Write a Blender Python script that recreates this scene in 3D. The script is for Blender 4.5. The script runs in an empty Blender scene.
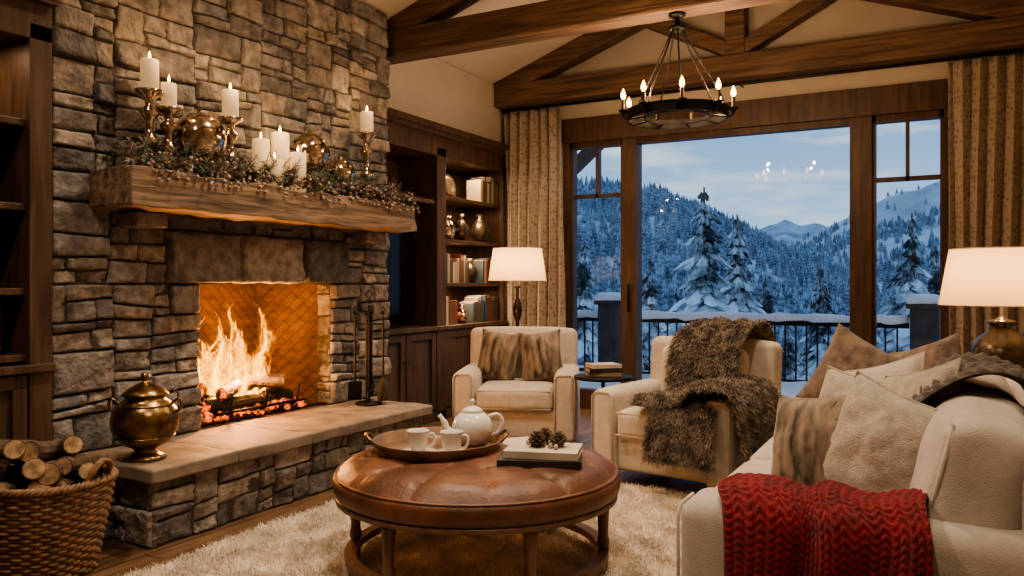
import bpy, math, random
import numpy as np
from mathutils import Vector, Matrix, noise, Euler
R=random.Random(7)
pi=math.pi
V=Vector
sc=bpy.context.scene
# ---------------------------------------------------------------- materials
def nt(name):
    m=bpy.data.materials.new(name); m.use_nodes=True
    return m,m.node_tree.nodes,m.node_tree.links,m.node_tree.nodes['Principled BSDF']
def c4(c): return (c[0],c[1],c[2],1)
def M(name,col,rough=.6,metal=0,var=.15,scale=6,bump=0,bscale=60,stretch=(1,1,1),vcol=False,col2=None,sheen=0,detail=4,es=0,ecol=None,wood=False,coat=0,sss=0,bd=.01):
    m,N,L,P=nt(name)
    tc=N.new('ShaderNodeTexCoord'); mp=N.new('ShaderNodeMapping'); mp.inputs['Scale'].default_value=stretch
    L.new(tc.outputs['Object'],mp.inputs[0])
    nz=N.new('ShaderNodeTexNoise'); nz.inputs['Scale'].default_value=scale; nz.inputs['Detail'].default_value=detail+(4 if wood else 0)
    if wood: nz.inputs['Distortion'].default_value=.6
    L.new(mp.outputs[0],nz.inputs['Vector'])
    cr=N.new('ShaderNodeValToRGB'); cr.color_ramp.elements[0].position=.32; cr.color_ramp.elements[1].position=.68
    a=[max(0,x*(1-var)) for x in col]; b=col2 if col2 else [x*(1+var) for x in col]
    cr.color_ramp.elements[0].color=c4(a); cr.color_ramp.elements[1].color=c4(b)
    L.new(nz.outputs[0],cr.inputs[0]); out=cr.outputs[0]
    if vcol:
        at=N.new('ShaderNodeAttribute'); at.attribute_name='Col'
        mx=N.new('ShaderNodeMix'); mx.data_type='RGBA'; mx.blend_type='MULTIPLY'; mx.inputs[0].default_value=1
        L.new(out,mx.inputs[6]); L.new(at.outputs[0],mx.inputs[7]); out=mx.outputs[2]
    L.new(out,P.inputs['Base Color'])
    P.inputs['Roughness'].default_value=rough; P.inputs['Metallic'].default_value=metal
    if sheen: P.inputs['Sheen Weight'].default_value=sheen
    if coat: P.inputs['Coat Weight'].default_value=coat
    if sss: P.inputs['Subsurface Weight'].default_value=sss; P.inputs['Subsurface Scale'].default_value=.03
    if es:
        P.inputs['Emission Color'].default_value=c4(ecol or col); P.inputs['Emission Strength'].default_value=es
    if bump:
        n2=N.new('ShaderNodeTexNoise'); n2.inputs['Scale'].default_value=bscale; n2.inputs['Detail'].default_value=7
        L.new(mp.outputs[0],n2.inputs['Vector'])
        bp=N.new('ShaderNodeBump'); bp.inputs['Strength'].default_value=bump; bp.inputs['Distance'].default_value=bd
        L.new(n2.outputs[0],bp.inputs['Height']); L.new(bp.outputs[0],P.inputs['Normal'])
    return m
m_stone=M('stone',(.72,.70,.69),.88,vcol=True,var=.42,scale=13,bump=1,bscale=30,detail=10,bd=.022)
m_slab=M('hearth_slab',(.66,.62,.58),.7,vcol=True,var=.3,scale=7,bump=.6,bscale=14,detail=9)
m_mortar=M('mortar',(.08,.072,.064),.95,bump=.4)
m_wall=M('plaster_cream',(.60,.535,.45),.9,var=.03,bump=.05)
m_ceil=M('plaster_ceiling',(.65,.58,.485),.9,var=.03)
m_beam=M('beam_wood',(.130,.080,.050),.65,wood=True,var=.55,scale=5,stretch=(.35,5,5),bump=.8,bscale=9)
m_beamy=M('mantel_wood',(.225,.158,.106),.7,wood=True,var=.55,scale=5,stretch=(5,.35,5),bump=.9,bscale=9)
m_cab=M('cabinet_walnut',(.090,.054,.034),.42,wood=True,var=.4,scale=4,stretch=(5,5,.5),bump=.1,bscale=20)
m_frame=M('window_frame_wood',(.088,.051,.032),.45,wood=True,var=.4,scale=4,stretch=(5,5,.5),bump=.1,bscale=20)
m_leather=M('leather_cognac',(.135,.056,.028),.43,var=.5,scale=5,bump=.35,bscale=55,detail=8)
m_ottwood=M('ottoman_wood',(.16,.085,.047),.4,wood=True,var=.3,scale=5,stretch=(4,4,.5))
m_cream=M('linen_cream',(.54,.48,.40),.9,var=.08,scale=25,bump=.35,bscale=260,sheen=.3)
m_sofa=M('sofa_fabric',(.49,.44,.38),.9,var=.08,scale=22,bump=.4,bscale=230,sheen=.3)
m_pil=M('pillow_linen',(.41,.36,.30),.9,var=.16,scale=36,bump=.6,bscale=190,sheen=.3)
m_pil2=M('pillow_plaid',(.17,.125,.095),.95,var=.5,scale=14,bump=.5,bscale=120,sheen=.3)
m_black=M('black_iron',(.018,.016,.014),.45,metal=.7,var=.3)
m_brass=M('antique_brass',(.25,.17,.085),.28,metal=1,var=.6,scale=9,bump=.2,bscale=30)
m_merc=M('mercury_glass',(.60,.51,.39),.12,metal=1,var=.5,scale=30,bump=.12,bscale=20)
m_bronze=M('bronze_glaze',(.10,.078,.055),.25,metal=.7,var=.5,scale=7)
m_wax=M('candle_wax',(.85,.74,.55),.5,var=.03,es=.18,ecol=(1,.6,.28),sss=.3)  # faint emission imitates flame light glowing in the wax
def emisf(name,col,s):
    m,N,L,P=nt(name); P.inputs['Base Color'].default_value=c4(col); P.inputs['Emission Color'].default_value=c4(col); P.inputs['Emission Strength'].default_value=s
    return m
m_flame=emisf('candle_flame',(1,.50,.10),14)
m_bulb=emisf('candle_bulb',(1,.48,.10),11)
m_china=M('white_china',(.76,.73,.68),.15,var=.02,coat=.4)
m_tray=M('tray_copper',(.17,.10,.06),.38,metal=.35,var=.3)
m_bark=M('log_bark',(.13,.09,.06),.9,var=.5,scale=14,bump=1,bscale=25)
m_cut=M('log_cut',(.40,.27,.16),.8,var=.45,scale=28)
m_wick=M('wicker',(.26,.155,.085),.6,var=.4,scale=25,bump=.3,bscale=120)
m_paper=M('paper',(.60,.54,.45),.9,var=.1)
m_dark=M('dark_book',(.03,.027,.025),.5)
m_snow=M('snow',(.80,.86,.94),.7,var=.04,scale=3,bump=.5,bscale=6)
m_deck=M('deck_post_stone',(.07,.065,.065),.8,var=.3,bump=.5)
m_rug=M('rug_wool',(.58,.51,.42),.95,var=.2,scale=5)
m_shag=M('rug_shag',(.74,.665,.57),.9,var=.2,scale=5,sheen=.2)
m_fur=M('fur_brown',(.12,.086,.063),.8,var=.6,scale=13,col2=(.34,.27,.20),sheen=.3)
m_fur2=M('fur_pillow',(.05,.037,.028),.8,var=.5,scale=10,stretch=(2.2,2.2,.45),col2=(.34,.26,.185),sheen=.3)
m_red=M('red_knit',(.20,.007,.014),.9,var=.35,scale=20,bump=.7,bscale=220,sheen=.15)
m_grey=M('taupe_knit',(.115,.094,.08),.95,var=.35,scale=25,bump=.7,bscale=160,sheen=.3)
m_char=M('charred_log',(.02,.014,.010),.95,var=.6,scale=20,bump=1,bscale=30)
m_soot=M('firebox_soot',(.05,.035,.025),.95,var=.4,scale=5)
m_pine=M('pine_needles',(.05,.075,.04),.7,var=.5,scale=20,col2=(.22,.25,.18))
m_berry=M('frosted_berry',(.28,.18,.14),.5,var=.5,scale=60,col2=(.66,.55,.48))
m_gold=M('gold_leaf',(.42,.28,.13),.35,metal=.8)
m_screen=M('tv_screen',(.006,.006,.008),.15)
def ember():
    m,N,L,P=nt('embers'); nz=N.new('ShaderNodeTexNoise'); nz.inputs['Scale'].default_value=28
    cr=N.new('ShaderNodeValToRGB'); cr.color_ramp.elements[0].position=.47; cr.color_ramp.elements[0].color=(.01,.004,.002,1); cr.color_ramp.elements[1].position=.68; cr.color_ramp.elements[1].color=(1,.13,.006,1)
    tc=N.new('ShaderNodeTexCoord'); L.new(tc.outputs['Object'],nz.inputs['Vector'])
    L.new(nz.outputs[0],cr.inputs[0]); L.new(cr.outputs[0],P.inputs['Emission Color']); P.inputs['Emission Strength'].default_value=1.6
    P.inputs['Base Color'].default_value=(.02,.015,.012,1); return m
m_ember=ember()
def fire():
    m,N,L,P=nt('fire_flames'); N.remove(P); out=N['Material Output']
    at=N.new('ShaderNodeAttribute'); at.attribute_name='Col'
    sp=N.new('ShaderNodeSeparateColor'); L.new(at.outputs[0],sp.inputs[0])
    tc=N.new('ShaderNodeTexCoord'); mp=N.new('ShaderNodeMapping'); mp.inputs['Scale'].default_value=(1,1,.35); L.new(tc.outputs['Object'],mp.inputs[0])
    nz=N.new('ShaderNodeTexNoise'); nz.inputs['Scale'].default_value=22; nz.inputs['Detail'].default_value=4; nz.inputs['Distortion'].default_value=1.8; L.new(mp.outputs[0],nz.inputs['Vector'])
    a=N.new('ShaderNodeMath'); a.operation='MULTIPLY_ADD'; a.inputs[1].default_value=-.65; L.new(sp.outputs[0],a.inputs[0]); L.new(sp.outputs[1],a.inputs[2])
    b=N.new('ShaderNodeMath'); b.operation='MULTIPLY_ADD'; b.inputs[1].default_value=2.0; L.new(nz.outputs[0],b.inputs[0]); L.new(a.outputs[0],b.inputs[2])
    c=N.new('ShaderNodeMapRange'); c.inputs[1].default_value=.85; c.inputs[2].default_value=2.0; L.new(b.outputs[0],c.inputs[0])
    cr=N.new('ShaderNodeValToRGB'); e=cr.color_ramp.elements; e[0].color=(1,.16,.0,1); e[1].color=(1,.62,.10,1); x=e.new(.45); x.color=(1,.36,.01,1)
    L.new(c.outputs[0],cr.inputs[0])
    em=N.new('ShaderNodeEmission'); L.new(cr.outputs[0],em.inputs[0])
    st=N.new('ShaderNodeMath'); st.operation='MULTIPLY_ADD'; st.inputs[1].default_value=2.5; st.inputs[2].default_value=.5; L.new(c.outputs[0],st.inputs[0]); L.new(st.outputs[0],em.inputs[1])
    tr=N.new('ShaderNodeBsdfTransparent'); mx=N.new('ShaderNodeMixShader')
    al=N.new('ShaderNodeMath'); al.operation='MULTIPLY'; al.inputs[1].default_value=1.3; al.use_clamp=True; L.new(c.outputs[0],al.inputs[0])
    L.new(al.outputs[0],mx.inputs[0]); L.new(tr.outputs[0],mx.inputs[1]); L.new(em.outputs[0],mx.inputs[2]); L.new(mx.outputs[0],out.inputs[0]); return m
m_fire=fire()
def brickm(name,c1,c2,mort,scale,bw,rh,vec,offs=.5,rough=.8,bump=.4,ms=.01,rot=0):
    m,N,L,P=nt(name); tc=N.new('ShaderNodeTexCoord'); sx=N.new('ShaderNodeSeparateXYZ'); cb=N.new('ShaderNodeCombineXYZ')
    L.new(tc.outputs['Object'],sx.inputs[0]); L.new(sx.outputs[vec[0]],cb.inputs[0]); L.new(sx.outputs[vec[1]],cb.inputs[1])
    rm=N.new('ShaderNodeMapping'); rm.inputs['Rotation'].default_value=(0,0,rot); L.new(cb.outputs[0],rm.inputs[0])
    br=N.new('ShaderNodeTexBrick'); br.inputs['Scale'].default_value=scale; br.inputs['Brick Width'].default_value=bw; br.inputs['Row Height'].default_value=rh; br.inputs['Mortar Size'].default_value=ms; br.offset=offs; br.inputs['Bias'].default_value=0
    br.inputs['Color1'].default_value=c4(c1); br.inputs['Color2'].default_value=c4(c2); br.inputs['Mortar'].default_value=c4(mort)
    L.new(rm.outputs[0],br.inputs['Vector'])
    nz=N.new('ShaderNodeTexNoise'); nz.inputs['Scale'].default_value=6; nz.inputs['Detail'].default_value=8
    mp=N.new('ShaderNodeMapping'); st=[4,4,4]; st[vec[0]]=.6; mp.inputs['Scale'].default_value=st; L.new(tc.outputs['Object'],mp.inputs[0]); L.new(mp.outputs[0],nz.inputs['Vector'])
    mr=N.new('ShaderNodeMapRange'); mr.inputs[1].default_value=.3; mr.inputs[2].default_value=.7; mr.inputs[3].default_value=.6; mr.inputs[4].default_value=1.3; L.new(nz.outputs[0],mr.inputs[0])
    mx=N.new('ShaderNodeMix'); mx.data_type='RGBA'; mx.blend_type='MULTIPLY'; mx.inputs[0].default_value=1; L.new(br.outputs[0],mx.inputs[6]); L.new(mr.outputs[0],mx.inputs[7])
    L.new(mx.outputs[2],P.inputs['Base Color']); P.inputs['Roughness'].default_value=rough
    bp=N.new('ShaderNodeBump'); bp.inputs['Strength'].default_value=bump; bp.inputs['Distance'].default_value=.01; bp.invert=True; L.new(br.outputs[1],bp.inputs['Height']); L.new(bp.outputs[0],P.inputs['Normal'])
    return m
m_floor=brickm('oak_plank_floor',(.22,.135,.078),(.15,.09,.05),(.03,.016,.009),1,1.6,.13,(1,0),.4,.35,.3,.004)
m_fb1=brickm('firebrick',(.165,.088,.045),(.135,.070,.036),(.085,.045,.023),1,.20,.06,(1,2),rot=pi/4,ms=.005,bump=.2)
m_fb2=brickm('firebrick_side',(.165,.088,.045),(.135,.070,.036),(.085,.045,.023),1,.20,.06,(0,2),rot=-pi/4,ms=.005,bump=.2)
def curtm():
    m,N,L,P=nt('curtain_fabric'); tc=N.new('ShaderNodeTexCoord'); mp=N.new('ShaderNodeMapping'); mp.inputs['Scale'].default_value=(42,5,24); L.new(tc.outputs['Object'],mp.inputs[0])
    vo=N.new('ShaderNodeTexVoronoi'); vo.inputs['Scale'].default_value=1; vo.inputs['Randomness'].default_value=.6; L.new(mp.outputs[0],vo.inputs['Vector'])
    cr=N.new('ShaderNodeValToRGB'); e=cr.color_ramp.elements; e[0].position=.2; e[0].color=(.215,.172,.13,1); e[1].position=.55; e[1].color=(.38,.32,.255,1); L.new(vo.outputs[0],cr.inputs[0])
    L.new(cr.outputs[0],P.inputs['Base Color']); P.inputs['Roughness'].default_value=.95; P.inputs['Sheen Weight'].default_value=.2; return m
m_curt=curtm()
def glassm():
    m,N,L,P=nt('window_glass'); N.remove(P); t=N.new('ShaderNodeBsdfTransparent'); g=N.new('ShaderNodeBsdfGlossy'); g.inputs['Roughness'].default_value=.0
    f=N.new('ShaderNodeMixShader'); f.inputs[0].default_value=.035; L.new(t.outputs[0],f.inputs[1]); L.new(g.outputs[0],f.inputs[2]); L.new(f.outputs[0],N['Material Output'].inputs[0]); return m
m_glass=glassm()
def shadem():
    m,N,L,P=nt('lampshade_linen'); N.remove(P); t=N.new('ShaderNodeBsdfTranslucent'); t.inputs[0].default_value=(.85,.60,.34,1); d=N.new('ShaderNodeBsdfDiffuse'); d.inputs[0].default_value=(.72,.60,.44,1)
    f=N.new('ShaderNodeMixShader'); f.inputs[0].default_value=.4; L.new(t.outputs[0],f.inputs[1]); L.new(d.outputs[0],f.inputs[2]); L.new(f.outputs[0],N['Material Output'].inputs[0]); return m
m_shade=shadem()
def snowtree(name,dark,snow,thr0,thr1,sc_):
    m,N,L,P=nt(name); g=N.new('ShaderNodeNewGeometry'); s=N.new('ShaderNodeSeparateXYZ'); L.new(g.outputs['Normal'],s.inputs[0])
    ab=N.new('ShaderNodeMath'); ab.operation='ABSOLUTE'; L.new(s.outputs[2],ab.inputs[0])
    nz=N.new('ShaderNodeTexNoise'); nz.inputs['Scale'].default_value=sc_; nz.inputs['Detail'].default_value=5; tc=N.new('ShaderNodeTexCoord'); L.new(tc.outputs['Object'],nz.inputs['Vector'])
    ad=N.new('ShaderNodeMath'); ad.operation='MULTIPLY_ADD'; ad.inputs[1].default_value=1.6; L.new(nz.outputs[0],ad.inputs[0]); L.new(ab.outputs[0],ad.inputs[2])
    mr=N.new('ShaderNodeMapRange'); mr.inputs[1].default_value=thr0; mr.inputs[2].default_value=thr1; L.new(ad.outputs[0],mr.inputs[0])
    mx=N.new('ShaderNodeMix'); mx.data_type='RGBA'; L.new(mr.outputs[0],mx.inputs[0]); mx.inputs[6].default_value=c4(dark); mx.inputs[7].default_value=c4(snow)
    L.new(mx.outputs[2],P.inputs['Base Color']); P.inputs['Roughness'].default_value=.9; P.inputs['Specular IOR Level'].default_value=.1; return m
m_tree=snowtree('snowy_conifer_foliage',(.035,.055,.065),(.76,.84,.93),1.12,1.52,9)
m_ftree=snowtree('hazy_forest_foliage',(.070,.110,.155),(.42,.53,.66),.95,1.6,.12)  # distance haze is painted into these paler, bluer tree colours
m_terr=M('hazy_mountain_snow',(.50,.60,.72),.9,var=.3,scale=.012,col2=(.72,.80,.90),detail=10)  # bluish aerial haze is mixed into the snow colour
m_far=M('hazy_mountain',(.32,.44,.60),.9,var=.25,scale=.006,col2=(.62,.72,.84),detail=10)  # base colour carries painted blue haze over the far peaks
# ---------------------------------------------------------------- mesh builder
class MB:
    def __init__(s): s.v=[];s.f=[];s.mi=[];s.sm=[];s.c=[];s.mats=[];s.T=Matrix.Identity(4)
    def add(s,vs,fs,mat,smooth=False,col=(1,1,1),cols=None):
        if mat not in s.mats: s.mats.append(mat)
        k=s.mats.index(mat); o=len(s.v); T=s.T
        s.v.extend([tuple(T@V(p)) for p in vs]); s.f.extend([[i+o for i in f] for f in fs])
        s.mi.extend([k]*len(fs)); s.sm.extend([smooth]*len(fs)); s.c.extend(cols if cols else [col]*len(vs))
    def box(s,c,z,mat,rot=None,col=(1,1,1)):
        c=V(c); h=V(z)/2; r=rot.to_matrix() if isinstance(rot,Euler) else (rot or Matrix.Identity(3))
        vs=[c+r@V((x*h.x,y*h.y,w*h.z)) for x in(-1,1) for y in(-1,1) for w in(-1,1)]
        s.add(vs,[(0,1,3,2),(4,6,7,5),(0,4,5,1),(2,3,7,6),(0,2,6,4),(1,5,7,3)],mat,False,col)
    def b2(s,a,b,mat): 
        a=V(a);b=V(b); s.box((a+b)/2,b-a,mat)
    def beam(s,p0,p1,w,h,mat):
        p0=V(p0);p1=V(p1);d=p1-p0;x=d.normalized();y=V((0,1,0));z=x.cross(y).normalized()
        r=Matrix((x,y,z)).transposed(); s.box((p0+p1)/2,(d.length,w,h),mat,r)
    def rbox(s,c,size,r,mat,puff=(0,0,0),n=7,rot=None,wr=0,seed=0):
        c=V(c);h=[x/2 for x in size]; rr=rot.to_matrix() if rot else Matrix.Identity(3); idx={};vs=[];fs=[]
        def cs(hh):
            k=[0,.25,.5,.75,1]; a=[-hh+r*t for t in k]; b=[-hh+r+(2*hh-2*r)*i/n for i in range(1,n)]; return a+b+[hh-r*t for t in k[::-1]]
        def vid(q):
            key=tuple(round(t,5) for t in q)
            if key in idx: return idx[key]
            inn=V([max(-(h[i]-r),min(h[i]-r,q[i])) for i in range(3)]); d=V(q)-inn
            p=inn+(d.normalized()*r if d.length>1e-9 else d)
            u=[max(-1,min(1,p[i]/h[i])) for i in range(3)]
            for i in range(3):
                j,k=(i+1)%3,(i+2)%3
                if puff[i]: p[i]+=puff[i]*u[i]*(1-u[j]**4)*(1-u[k]**4)
            if wr:
                nn=noise.noise(V(p)*7+V((seed,0,0))); p+=V((nn,nn,nn))*wr
            idx[key]=len(vs); vs.append(c+rr@p); return idx[key]
        for ax in range(3):
            j,k=(ax+1)%3,(ax+2)%3; A=cs(h[j]);B=cs(h[k])
            for sg in(-1,1):
                for a in range(len(A)-1):
                    for b in range(len(B)-1):
                        q=[]
                        for (aa,bb) in((a,b),(a+1,b),(a+1,b+1),(a,b+1)):
                            t=[0,0,0]; t[ax]=sg*h[ax]; t[j]=A[aa]; t[k]=B[bb]; q.append(vid(t))
                        if len(set(q))==4: fs.append(q if sg>0 else q[::-1])
        s.add(vs,fs,mat,True)
    def lathe(s,prof,c,mat,seg=24,smooth=True,rot=None,sx=1,sy=1,col=(1,1,1)):
        c=V(c); rr=rot.to_matrix() if isinstance(rot,Euler) else (rot or Matrix.Identity(3)); vs=[];fs=[]
        ring=prof[0]==prof[-1]; n=len(prof)
        if ring: prof=prof[:-1]; n-=1
        for (r,z) in prof:
            for i in range(seg):
                t=2*pi*i/seg; vs.append(c+rr@V((r*math.cos(t)*sx,r*math.sin(t)*sy,z)))
        for k in range(n if ring else n-1):
            for i in range(seg):
                j=(i+1)%seg; q=(k+1)%n; fs.append((k*seg+i,k*seg+j,q*seg+j,q*seg+i))
        if not ring:
            if prof[0][0]>1e-6: fs.append(tuple(range(seg))[::-1])
            if prof[-1][0]>1e-6: fs.append(tuple((n-1)*seg+i for i in range(seg)))
        s.add(vs,fs,mat,smooth,col)
    def cyl(s,p0,p1,r,mat,seg=14,r2=None,m2=None):
        p0=V(p0);p1=V(p1);d=p1-p0; q=d.to_track_quat('Z','Y').to_matrix(); L=d.length; r2=r if r2 is None else r2
        s.lathe([(r,0),(r,.001),(r2,L-.001),(r2,L)],p0,mat,seg,False,q)
        if m2:
            s.lathe([(r*.9,-.002),(r*.9,-.001)],p0,m2,seg,False,q); s.lathe([(r2*.9,L+.001),(r2*.9,L+.002)],p0,m2,seg,False,q)
    def sph(s,c,r,mat,seg=16,sz=1,smooth=True,col=(1,1,1)):
        n=max(4,seg//2); s.lathe([(max(1e-7,r*math.sin(pi*k/n)),-r*sz*math.cos(pi*k/n)) for k in range(n+1)],c,mat,seg,smooth,None,1,1,col)
    def tube(s,pts,rad,mat,seg=8,closed=False,sub=1):
        pts=[V(p) for p in pts]
        if sub>1: pts=crom(pts,sub*len(pts),closed)
        n=len(pts); rad=rad if isinstance(rad,(list,tuple)) else [rad]*n
        if len(rad)!=n: rad=[rad[min(len(rad)-1,int(i*len(rad)/n))] for i in range(n)]
        vs=[];fs=[];pn=None
        for i in range(n):
            t=(pts[(i+1)%n]-pts[i-1]) if (closed or 0<i<n-1) else (pts[1]-pts[0] if i==0 else pts[-1]-pts[-2])
            t.normalize()
            if pn is None: pn=t.orthogonal().normalized()
            pn=(pn-t*pn.dot(t)).normalized(); b=t.cross(pn)
            for k in range(seg): a=2*pi*k/seg; vs.append(pts[i]+(pn*math.cos(a)+b*math.sin(a))*rad[i])
        for i in range(n if closed else n-1):
            for k in range(seg):
                j=(i+1)%n; l=(k+1)%seg; fs.append((i*seg+k,i*seg+l,j*seg+l,j*seg+k))
        if not closed: fs.append(tuple(range(seg))[::-1]); fs.append(tuple((n-1)*seg+k for k in range(seg)))
        s.add(vs,fs,mat,True)
    def grid(s,fn,nu,nv,mat,smooth=True,cfn=None):
        vs=[];cols=[]
        for i in range(nu+1):
            for j in range(nv+1):
                vs.append(fn(i/nu,j/nv)); cols.append(cfn(i/nu,j/nv) if cfn else (1,1,1))
        fs=[(i*(nv+1)+j,(i+1)*(nv+1)+j,(i+1)*(nv+1)+j+1,i*(nv+1)+j+1) for i in range(nu) for j in range(nv)]
        s.add(vs,fs,mat,smooth,cols=cols)
    def prism(s,poly,y0,y1,mat):
        n=len(poly); vs=[(x,y0,z) for x,z in poly]+[(x,y1,z) for x,z in poly]
        s.add(vs,[tuple(range(n)),tuple(range(n,2*n))[::-1]]+[(i,i+n,(i+1)%n+n,(i+1)%n) for i in range(n)],mat)
    def fin(s,name,loc=(0,0,0),rot=(0,0,0),bevel=0,solid=0,parent=None,recalc=True):
        me=bpy.data.meshes.new(name); me.from_pydata(s.v,[],s.f)
        for m in s.mats: me.materials.append(m)
        me.polygons.foreach_set('material_index',s.mi); me.polygons.foreach_set('use_smooth',s.sm)
        ca=me.color_attributes.new('Col','FLOAT_COLOR','POINT')
        arr=np.ones((len(s.v),4),dtype=np.float32); arr[:,:3]=np.array(s.c,dtype=np.float32); ca.data.foreach_set('color',arr.ravel())
        if recalc:
            import bmesh
            bm=bmesh.new(); bm.from_mesh(me); bmesh.ops.recalc_face_normals(bm,faces=bm.faces); bm.to_mesh(me); bm.free()
        me.update()
        o=bpy.data.objects.new(name,me); sc.collection.objects.link(o); o.location=loc; o.rotation_euler=rot
        if solid: md=o.modifiers.new('sol','SOLIDIFY'); md.thickness=solid; md.offset=0
        if bevel: md=o.modifiers.new('bev','BEVEL'); md.width=bevel; md.segments=2; md.limit_method='ANGLE'; md.angle_limit=.7
        if parent: o.parent=parent
        return o
def crom(pts,n,closed=False):
    m=len(pts); out=[]; S=m if closed else m-1
    for i in range(n):
        t=i/(n if closed else n-1)*S; k=min(int(t),S-1); f=t-k
        g=(lambda q: pts[q%m]) if closed else (lambda q: pts[max(0,min(m-1,q))])
        a,b,c,d=g(k-1),g(k),g(k+1),g(k+2)
        out.append(.5*((2*b)+(c-a)*f+(2*a-5*b+4*c-d)*f*f+(3*b-a-3*c+d)*f**3))
    return out
def fur(o,count,length,width,mat,seed=1,spread=.6,grav=.4,comb=(0,0,0),name='fur',clump=0):
    me=o.data; me.calc_loop_triangles(); nv=len(me.vertices)
    co=np.empty(nv*3); me.vertices.foreach_get('co',co); co=co.reshape(-1,3)
    nt_=len(me.loop_triangles); tr=np.empty(nt_*3,dtype=np.int32); me.loop_triangles.foreach_get('vertices',tr); tr=tr.reshape(-1,3)
    a,b,c=co[tr[:,0]],co[tr[:,1]],co[tr[:,2]]; cr=np.cross(b-a,c-a); ar=np.linalg.norm(cr,axis=1)+1e-12
    rg=np.random.default_rng(seed); t=rg.choice(nt_,count,p=ar/ar.sum()); u=rg.random((count,1));w=rg.random((count,1)); f=(u+w)>1; u=np.where(f,1-u,u); w=np.where(f,1-w,w)
    p=a[t]+u*(b[t]-a[t])+w*(c[t]-a[t]); n=cr[t]/ar[t][:,None]
    d=n+rg.normal(0,spread,(count,3))*.6+np.array(comb)
    if clump:
        ph=np.sin(p*clump+np.roll(p,1,axis=1)*clump*1.3); d+=ph*.5
    d/=np.linalg.norm(d,axis=1)[:,None]; L=length*(.6+.6*rg.random((count,1)))
    d2=d+np.array([0,0,-grav]); d2/=np.linalg.norm(d2,axis=1)[:,None]
    s=np.cross(d,rg.normal(0,1,(count,3))); s/=np.linalg.norm(s,axis=1)[:,None]+1e-9; s*=width/2
    mid=p+d*L*.5; tip=mid+d2*L*.5
    vs=np.stack([p-s,p+s,mid-s*.8,mid+s*.8,tip],1).reshape(-1,3)
    base=np.arange(count)*5
    q=np.stack([base,base+1,base+3,base+2],1); tt=np.stack([base+2,base+3,base+4],1)
    m2=bpy.data.meshes.new(name); m2.vertices.add(len(vs)); m2.vertices.foreach_set('co',vs.ravel())
    li=np.concatenate([q.ravel(),tt.ravel()]); m2.loops.add(len(li)); m2.loops.foreach_set('vertex_index',li.astype(np.int32))
    m2.polygons.add(count*2); m2.polygons.foreach_set('loop_start',np.concatenate([np.arange(count)*4,count*4+np.arange(count)*3]).astype(np.int32))
    m2.update(calc_edges=True); m2.validate(); m2.materials.append(mat)
    fo=bpy.data.objects.new(name,m2); sc.collection.objects.link(fo); fo.parent=o; return fo
def drape(mb,pts,W,width,mat,nu=60,nv=30,fold=.015,nf=4,knit=0,seed=0,lift=.012,sgn=1,jag=.03,skew=0,zz=.35):
    pts=crom([V(p) for p in pts],nu+1); W=V(W).normalized(); vs=[]
    Ls=[0]
    for i in range(nu): Ls.append(Ls[-1]+(pts[i+1]-pts[i]).length)
    Ns=[]
    for i in range(nu+1):
        T=(pts[min(nu,i+1)]-pts[max(0,i-1)]).normalized(); Ns.append(T.cross(W).normalized()*sgn)
    for i in range(nu+1):
        u=i/nu
        for j in range(nv+1):
            v=j/nv; wv=width*(1+.06*math.sin(5*u+seed))
            e=noise.noise(V((u*3,seed,v*2)))*jag
            off=lift+fold*(.5+.5*math.sin(nf*2*pi*v+1.3*math.sin(4*u+seed)))+fold*.8*noise.noise(V((u*5,v*5,seed)))+fold*.5
            s_=v*width;t_=Ls[i]
            if knit:
                q=s_/knit; fr=abs((q%1)-.5)*2
                off+=knit*.42*abs(math.sin(pi*q))**.6*((1-zz)+zz*math.sin(2*pi*t_/(knit*.85)+fr*pi*(1 if int(q)%2 else -1)))
            p=pts[i]+W*((v-.5)*wv+e+skew*u)+Ns[i]*off
            vs.append(p)
    fs=[(i*(nv+1)+j,(i+1)*(nv+1)+j,(i+1)*(nv+1)+j+1,i*(nv+1)+j+1) for i in range(nu) for j in range(nv)]
    if sgn<0: fs=[f[::-1] for f in fs]
    mb.add(vs,fs,mat,True)
def light(name,kind,loc,e,col,size=.03,rot=None,spot=None,blend=.6,parent=None):
    l=bpy.data.lights.new(name,kind); l.energy=e; l.color=col
    if kind=='AREA': l.size=size
    else: l.shadow_soft_size=size
    if kind=='SPOT': l.spot_size=spot; l.spot_blend=blend
    o=bpy.data.objects.new(name,l); sc.collection.objects.link(o); o.location=loc
    if rot: o.rotation_euler=rot
    if parent: o.parent=parent
    return o
WARM=(1,.66,.38)
# ---------------------------------------------------------------- room shell
XL,XR,YF,YN=-4.75,1.1,7.75,-2.4
RX=-1.72
def zc(x): return 4.37-.36*abs(x-RX)
b=MB(); b.b2((XL,YN,-.1),(XR,YF+.2,0),m_floor); b.fin('floor')
b=MB()
for (x0,x1) in((XL-.1,RX),(RX,XR+.1)):
    b.add([(x0,YN-.1,zc(x0)),(x1,YN-.1,zc(x1)),(x1,YF+.9,zc(x1)),(x0,YF+.9,zc(x0)),(x0,YN-.1,zc(x0)+.12),(x1,YN-.1,zc(x1)+.12),(x1,YF+.9,zc(x1)+.12),(x0,YF+.9,zc(x0)+.12)],
      [(0,1,2,3),(4,7,6,5),(0,4,5,1),(1,5,6,2),(2,6,7,3),(3,7,4,0)],m_ceil)
b.fin('ceiling')
b=MB(); b.b2((XL-.1,YN,0),(XL,YF,zc(XL)),m_wall); b.fin('wall_left')
b=MB(); b.b2((XL+.005,5.335,2.805),(-4.27,YF-.005,3.44),m_wall); b.b2((XL+.005,YN+.005,2.805),(-4.05,2.475,3.4),m_wall); b.fin('trim_1')
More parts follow.
